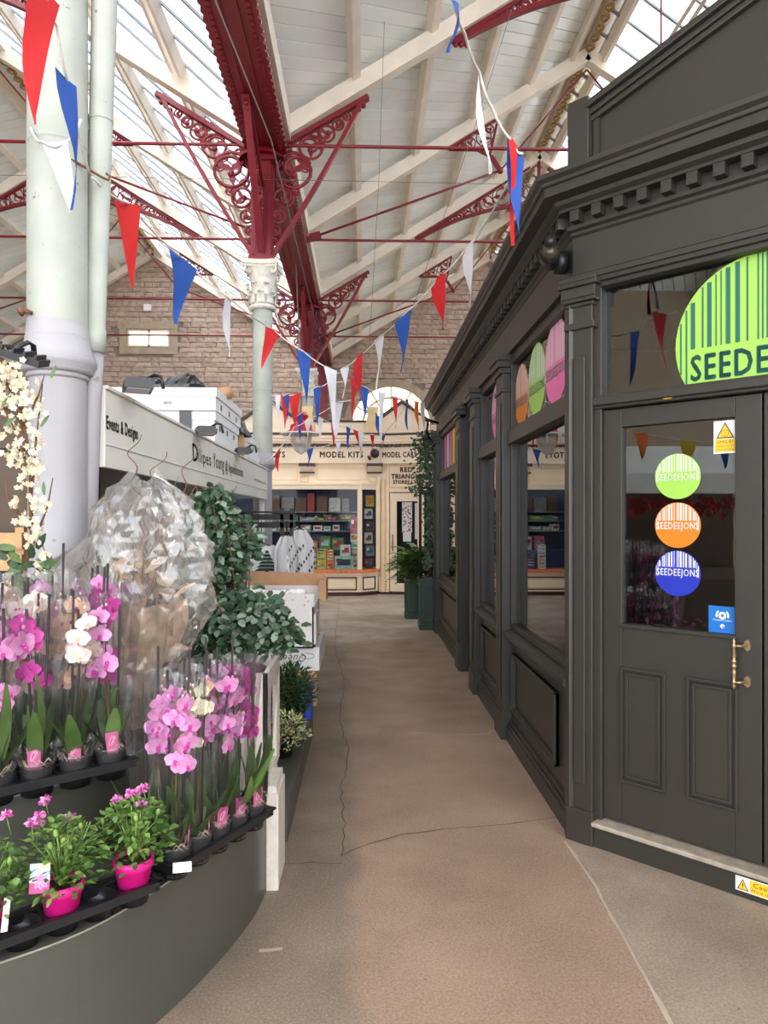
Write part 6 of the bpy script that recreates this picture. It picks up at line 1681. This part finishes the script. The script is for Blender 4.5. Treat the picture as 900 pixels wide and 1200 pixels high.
def pr1(t, xf):
    y = -.034
    for a in ((.06, 1.10, .26, .22, y, 6, xf), (.20, .84, .20, .28, y, 5, xf, True), (-.17, .84, .22, .18, y, 6, xf)):
        mm = MB(); tree(mm, *a); mm.build('tree_print', t)
    mm = MB()
    for k in range(8): a = k * pi / 4; mm.add([(-.03, y, 1.0), (-.03 + .035 * cos(a), y, 1.0 + .035 * sin(a)), (-.03 + .03 * cos(a + .25), y, 1.0 + .03 * sin(a + .25))], [(0, 1, 2)], M_printg, xf=xf)
    for k in range(14): xx = -.28 + (k * .37) % .56; zz = .85 + (k * .113) % .45; mm.quadxz(xx, xx + .008, zz, zz + .03, y, M_printg, xf)
    mm.build('small_prints', t, kind='stuff')
garment('printed_shirt', 'white shirt with dark green tree prints facing the lane on the black rail', frame((-1.06, 7.42, 0), (1, 0, 0), (0, 1, 0)), .58, .72, 1.36, 0, pr1)
def pr2(t, xf):
    mm = MB()
    for k in range(22): xx = -.2 + (k * .37) % .38; zz = .8 + (k * .171) % .55; mm.quadxz(xx, xx + .02, zz, zz + .03, -.036, M_printg, xf)
    mm.build('small_prints', t, kind='stuff')
garment('printed_shirt', 'white patterned shirt hanging edge on in the middle of the black rail', frame((-.80, 7.44, 0), (.55, .83, 0), (-.83, .55, 0)), .34, .75, 1.46, 2, pr2)
garment('printed_shirt', 'pale grey patterned shirt at the lane end of the black rail', frame((-.69, 7.62, 0), (.80, .6, 0), (-.6, .80, 0)), .36, .76, 1.52, 4, pr2)
# small box stand behind
mm = MB(); mm.box(-1.35, -1.2, 7.8, 8.0, 0, 1.55, M_white); o = mm.build('white_post'); tag(o, 'white post behind the black clothes rail', 'post')

# ================================================================== GREEN PLANTERS AND CLIMBER
def planter(x0, x1, y0, y1, h, label):
    t = thing('planter_box', label, 'planter', ((x0 + x1) / 2, (y0 + y1) / 2, 0))
    mm = MB(); mm.box(x0, x1, y0, y1, 0, h, M_green); mm.box(x0 - .015, x1 + .015, y0 - .015, y1 + .015, 0, .09, M_green); mm.build('box', t, bevel=.005)
    mm = MB(); mm.ring(x0 + .03, x1 - .03, .12, h - .05, .025, y0 - .012, y0, M_green); mm.ring(-y1 + .03, -y0 - .03, .12, h - .05, .025, -.012, 0, M_green, frame((x0, 0, 0), (0, -1, 0), (1, 0, 0))); mm.build('panel_moulding', t)
    mm = MB(); mm.box(x0 - .02, x1 + .02, y0 - .02, y1 + .02, h, h + .035, M_green); mm.build('rim', t)
    mm = MB(); mm.box(x0 + .03, x1 - .03, y0 + .03, y1 - .03, h + .03, h + .04, M_soil); mm.build('soil', t)
    return t
planter(.84, 1.09, 10.44, 10.8, .72, 'dark green planter box nearest the camera at the end of the dark shop')
planter(.70, 1.05, 11.6, 11.98, .62, 'dark green planter box further back holding the bushy fern')
fn = thing('potted_fern', 'bushy green fern spilling over the further green planter', 'plant', (.87, 11.78, .66)); r = random.Random(3); mm = MB()
FR = []
for j in range(4):
    fm_ = MB()
    for q in range(12):
        t = q / 11; p = Vector((0, .45 * t, .28 * t - .36 * t * t))
        for sg in (-1, 1): fm_.leaf(p, (sg, .5, -.1), (0, 0, 1), .095 * (1 - .6 * t), .034, M_leafm if j % 2 else M_leafl, .2, 2)
    fm_.tube([(0, .45 * t, .28 * t - .36 * t * t) for t in (0, .25, .5, .75, 1)], .003, M_leafd, 4); FR.append(fm_.mesh('frond'))
for k in range(190):
    a = r.uniform(0, 6.28); kid('frond', FR[k % 4], fn, (r.uniform(-.08, .08), r.uniform(-.08, .08), r.uniform(0, .32)), (r.uniform(-.1, .75), r.uniform(-.2, .2), a), (r.uniform(.8, 1.15),) * 3)
cp = thing('climber', 'dark leafy climber on a thin metal frame at the end of the dark shop', 'plant', (.98, 10.62, .76))
mm = MB()
for (xx, yy) in ((.85, 10.5), (1.02, 10.5), (.85, 10.75), (1.02, 10.75)): mm.tube([(xx, yy, .76), (xx, yy, 2.1)], .012, M_blackm, 5)
mm.tube([(.85, 10.5, 2.1), (1.02, 10.5, 2.1), (1.02, 10.75, 2.1), (.85, 10.75, 2.1), (.85, 10.5, 2.1)], .012, M_blackm, 5)
mm.tube([(.98, 10.6, .76), (1.0, 10.62, 1.8), (.96, 10.6, 2.7)], [.02, .018, .008], M_twig, 6); mm.build('frame', cp)
mm = MB(); r = random.Random(8)
for k in range(1500):
    z = r.uniform(.9, 2.95); w = .05 if z < 2.0 else .13
    xc = 1.0 if z < 2.0 else .95
    if 2.0 < z < 2.2: w = .16; xc = .92
    mm.leaf((min(1.05, xc + r.gauss(0, w * .7)), 10.62 + r.gauss(0, .09), z), (r.uniform(-1, 1), r.uniform(-1, .5), r.uniform(-1, .5)), (r.uniform(-.5, .5), -1, .5), r.uniform(.04, .07), r.uniform(.025, .045), r.choice((M_leafd, M_leafd, M_euc2)), .2, 2)
mm.build('foliage', cp, kind='stuff')

# ================================================================== BUNTING
FM_ = {'r': M_fred, 'b': M_fblue, 'w': M_fwhite, 'y': M_fyellow, 'o': M_forange}
FN_ = {'r': 'red', 'b': 'blue', 'w': 'white', 'y': 'yellow', 'o': 'orange'}
def bunting(label, pts, flags, cord_r=.006):
    """pts: cord points; flags: (t along pts polyline index as float, colour, height, width, sway)"""
    P = [Vector(p) for p in pts]; t = thing('bunting', label, 'bunting', P[0])
    D = [P[0]]
    for a, b in zip(P[:-1], P[1:]):
        for q in (.25, .5, .75, 1): D.append(a.lerp(b, q) - Vector((0, 0, .02 * sin(pi * q))))
    mm = MB(); mm.tube(D, cord_r, M_cord, 5); mm.build('cord', t)
    for (f, col, h, w, sx, *wd) in flags:
        i = min(int(f), len(P) - 2); p = P[i].lerp(P[i + 1], f - i); d = Vector(wd[0]).normalized() if wd else (P[i + 1] - P[i]).normalized()
        mm = MB(); n = 7; vs = []; fs = []; nrm = d.cross(Vector((0, 0, 1))).normalized(); dr = random.Random(int(f * 100) + ord(col))
        ph = dr.uniform(0, 6)
        for j in range(n + 1):
            q = j / n; ww = w * (1 - q) * .5 + .0015
            c = p + Vector((0, 0, -h * q)) + Vector((d.x, d.y, 0)) * sx * q * h + nrm * .025 * sin(q * 4 + ph) * q
            for k in (-1, 0, 1): vs.append(c + d * ww * k * (1 - .0) + nrm * (.012 * sin(q * 5 + ph + k * 1.3)))
        for j in range(n):
            a = j * 3; fs += [(a, a + 1, a + 4, a + 3), (a + 1, a + 2, a + 5, a + 4)]
        mm.add(vs, fs, FM_[col], True)
        mm.build('flag', t, label=FN_[col] + ' flag')
    return t
bunting('bunting swooping from top left past the thick column to the drainpipe, three big flags',
        [dpt(20, -60, 2.15), dpt(52, -12, 2.3), dpt(66, 30, 2.4), dpt(78, 90, 2.5), dpt(90, 150, 2.8), dpt(106, 205, 3.02)],
        [(1.0, 'r', .47, .14, -.12, (.42, .9, 0)), (3.0, 'b', .45, .10, .10, (.16, .98, -.1))])
bunting('short bunting tail with one white flag hanging beside the big blue flag', [dpt(95, 140, 3.0), dpt(78, 166, 2.9), dpt(50, 166, 2.9), dpt(36, 150, 3.04)], [(1.5, 'w', .30, .11, -.25)])
bunting('bunting running from the drainpipe down to the far crimson stanchion',
        [dpt(108, 208, 3.1), dpt(150, 238, 3.6), dpt(214, 303, 4.8), dpt(268, 349, 5.2), dpt(320, 386, 7.4), dpt(356, 412, 7.2), dpt(387, 432, 7.2), dpt(398, 437, 7.4)],
        [(1.0, 'r', .45, .12, .05, (.9, .3, 0)), (2.0, 'b', .45, .27, -.1), (3.0, 'w', .45, .29, -.2), (4.0, 'r', .42, .17, -.3, (.9, .4, -.2)), (5.0, 'b', .55, .15, .05, (.9, .4, -.2)), (6.0, 'w', .60, .14, .1, (.9, .4, -.2))])
bunting('bunting falling from top centre to the dark cornice corner, flags twisted together',
        [dpt(520, -30, 2.4), dpt(532, 0, 2.5), dpt(545, 40, 2.7), dpt(562, 85, 2.9), dpt(576, 125, 3.0), dpt(600, 165, 3.1), dpt(612, 180, 3.12)],
        [(1.0, 'b', .17, .05, .1), (3.0, 'w', .40, .05, .15), (5.0, 'r', .45, .07, .05), (5.4, 'b', .40, .13, -.02)])
bunting('bunting climbing right from the far stanchion towards the dark cornice',
        [dpt(398, 437, 7.4), dpt(402, 431, 7.2), dpt(420, 418, 7.0), dpt(444, 395, 6.6), dpt(472, 370, 6.0), dpt(514, 326, 5.6), dpt(549, 288, 5.2), dpt(566, 266, 4.9), dpt(612, 180, 3.12)],
        [(1.1, 'w', .32, .12, 0), (2.0, 'r', .44, .22, 0), (3.0, 'w', .49, .24, 0), (4.0, 'b', .48, .22, 0), (5.0, 'r', .42, .24, .1), (6.0, 'w', .44, .22, -.05)])
bunting('low bunting crossing the lane from the far column to the dark shop',
        [dpt(318, 463, 8.8), dpt(335, 463, 8.8), dpt(350, 460, 8.8), dpt(372, 453, 8.8), dpt(385, 448, 8.8), dpt(414, 444, 8.9), dpt(427, 453, 9.0), dpt(447, 460, 9.1), dpt(477, 468, 9.3), dpt(500, 472, 9.6)],
        [(.45, 'w', .33, .07, 0), (.95, 'r', .42, .10, 0), (1.1, 'b', .32, .07, 0), (1.7, 'r', .42, .16, 0), (3.0, 'b', .48, .11, 0), (5.0, 'r', .52, .12, 0), (6.0, 'b', .45, .12, 0), (7.0, 'w', .62, .11, 0), (7.53, 'r', .42, .08, 0), (8.0, 'b', .40, .07, 0), (8.5, 'o', .38, .10, 0), (8.8, 'w', .44, .09, 0)])
bunting('second low bunting sagging across the cream shop fascia',
        [dpt(318, 470, 11.5), dpt(340, 490, 11.4), dpt(355, 483, 11.3), dpt(375, 489, 11.3), dpt(391, 496, 11.3), dpt(408, 500, 11.3), dpt(423, 507, 11.2), dpt(436, 509, 11.2), dpt(449, 510, 11.0), dpt(480, 470, 10.7)],
        [(1.8, 'b', .42, .12, 0), (3.0, 'w', .40, .11, 0), (4.0, 'r', .42, .09, 0), (5.0, 'b', .36, .10, 0), (5.7, 'r', .34, .15, .2), (6.0, 'w', .40, .09, 0), (7.0, 'r', .38, .09, 0), (8.0, 'b', .12, .12, 0)])
bunting('third low bunting with a wide white flag and flags hanging round the red lantern',
        [dpt(312, 540, 8.6), dpt(326, 527, 9), dpt(345, 500, 9.2), dpt(364, 490, 9.4), dpt(396, 471, 9.4), dpt(420, 465, 9.6), dpt(444, 488, 9.8)],
        [(1.0, 'r', .28, .17, -.1), (4.0, 'w', .56, .20, -.1), (5.95, 'b', .26, .12, 0), (2.8, 'w', .34, .10, 0)])
bunting('short bunting of blue and white flags under the red lantern', [Vector((px_ - .40, py_, 3.20)), dpt(363, 526, 13.2), dpt(396, 518, 14), Vector((0.30, 15.20, 3.15))], [(1.0, 'b', .34, .2, -.1), (2.0, 'w', .32, .18, 0)])
# thin support wires
def wire(pts, label, rad=.004):
    mm = MB(); mm.tube(pts, rad, M_wire, 4); o = mm.build('wire'); tag(o, label, 'wire'); return o
wire([dpt(452, -20, 8.5), dpt(444, 210, 9), dpt(432, 420, 10)], 'thin hanging wire down the middle of the roof view')
wire([(XV - 5, 9.0, 5.94), (0, 9.05, 5.94), (4.0, 9.1, 5.94)], 'thin horizontal wire crossing under the boarded roof')
wire([dpt(240, -30, 4.4), dpt(318, 165, 6.2), dpt(385, 440, 9)], 'slack white cable running down beside the crimson beam', .006)
wire([(XV - 0.2, 12.4, 6.0), (-3.9, 10.0, 6.0), (-6.5, 8.2, 5.4)], 'slack wire from the crimson beam towards the left roof')
wire([dpt(600, 10, 7.5), dpt(556, 150, 8.2), dpt(470, 400, 10)], 'dark string hanging across the boarded roof to the right')

# ================================================================== BEHIND THE CAMERA (seen only in the shop glass)
st = thing('market_stall', 'white canopied flower stall opposite the shop door, seen in its glass', 'stall', (-5.6, 0.6, 0))
mm = MB(); mm.prism([(-7.4, 2.9), (-4.6, 2.25), (-4.6, 2.2), (-7.4, 2.85)], -1.6, 1.9, M_white); mm.box(-4.62, -4.58, -1.6, 1.9, 1.98, 2.25, M_white); mm.build('canopy', st)
FS = frame((-4.575, 0, 0), (0, 1, 0), (-1, 0, 0))
mm = MB(); mm.box(-7.4, -4.9, -1.6, 1.9, 0, .8, M_kioskin); mm.box(-7.4, -7.3, -1.6, 1.9, 0, 2.6, M_kioskin); mm.build('counter', st)
for (xx, yy) in ((-4.7, -1.5), (-4.7, 1.8)):
    mm = MB(); mm.tube([(xx, yy, 0), (xx, yy, 2.2)], .03, M_white, 8); mm.build('pole', st)
mm = MB(); r = random.Random(6)
for k in range(700):
    mm.leaf((-4.75 + r.gauss(0, .1), r.uniform(-1.5, 1.8), 1.82 + r.gauss(0, .07)), (r.uniform(-1, 1), r.uniform(-1, 1), r.uniform(-1, 1)), (0, 0, 1), .09, .05, M_fred, .2, 2)
o = mm.build('red_garland'); tag(o, 'red leafy garland hanging along the stall canopy opposite the door', 'garland', kind='stuff')
bunting('multicoloured bunting strung before the stall opposite the door', [(-3.6, -2.0, 2.75), (-3.5, -.5, 2.55), (-3.4, 1.0, 2.55), (-3.3, 2.4, 2.8)], [(.2, 'y', .32, .22, 0), (.5, 'b', .32, .22, 0), (.8, 'o', .32, .22, 0), (1.1, 'y', .32, .22, 0), (1.4, 'r', .32, .22, 0), (1.7, 'b', .32, .22, 0), (2.0, 'y', .32, .22, 0), (2.4, 'o', .32, .22, 0)])
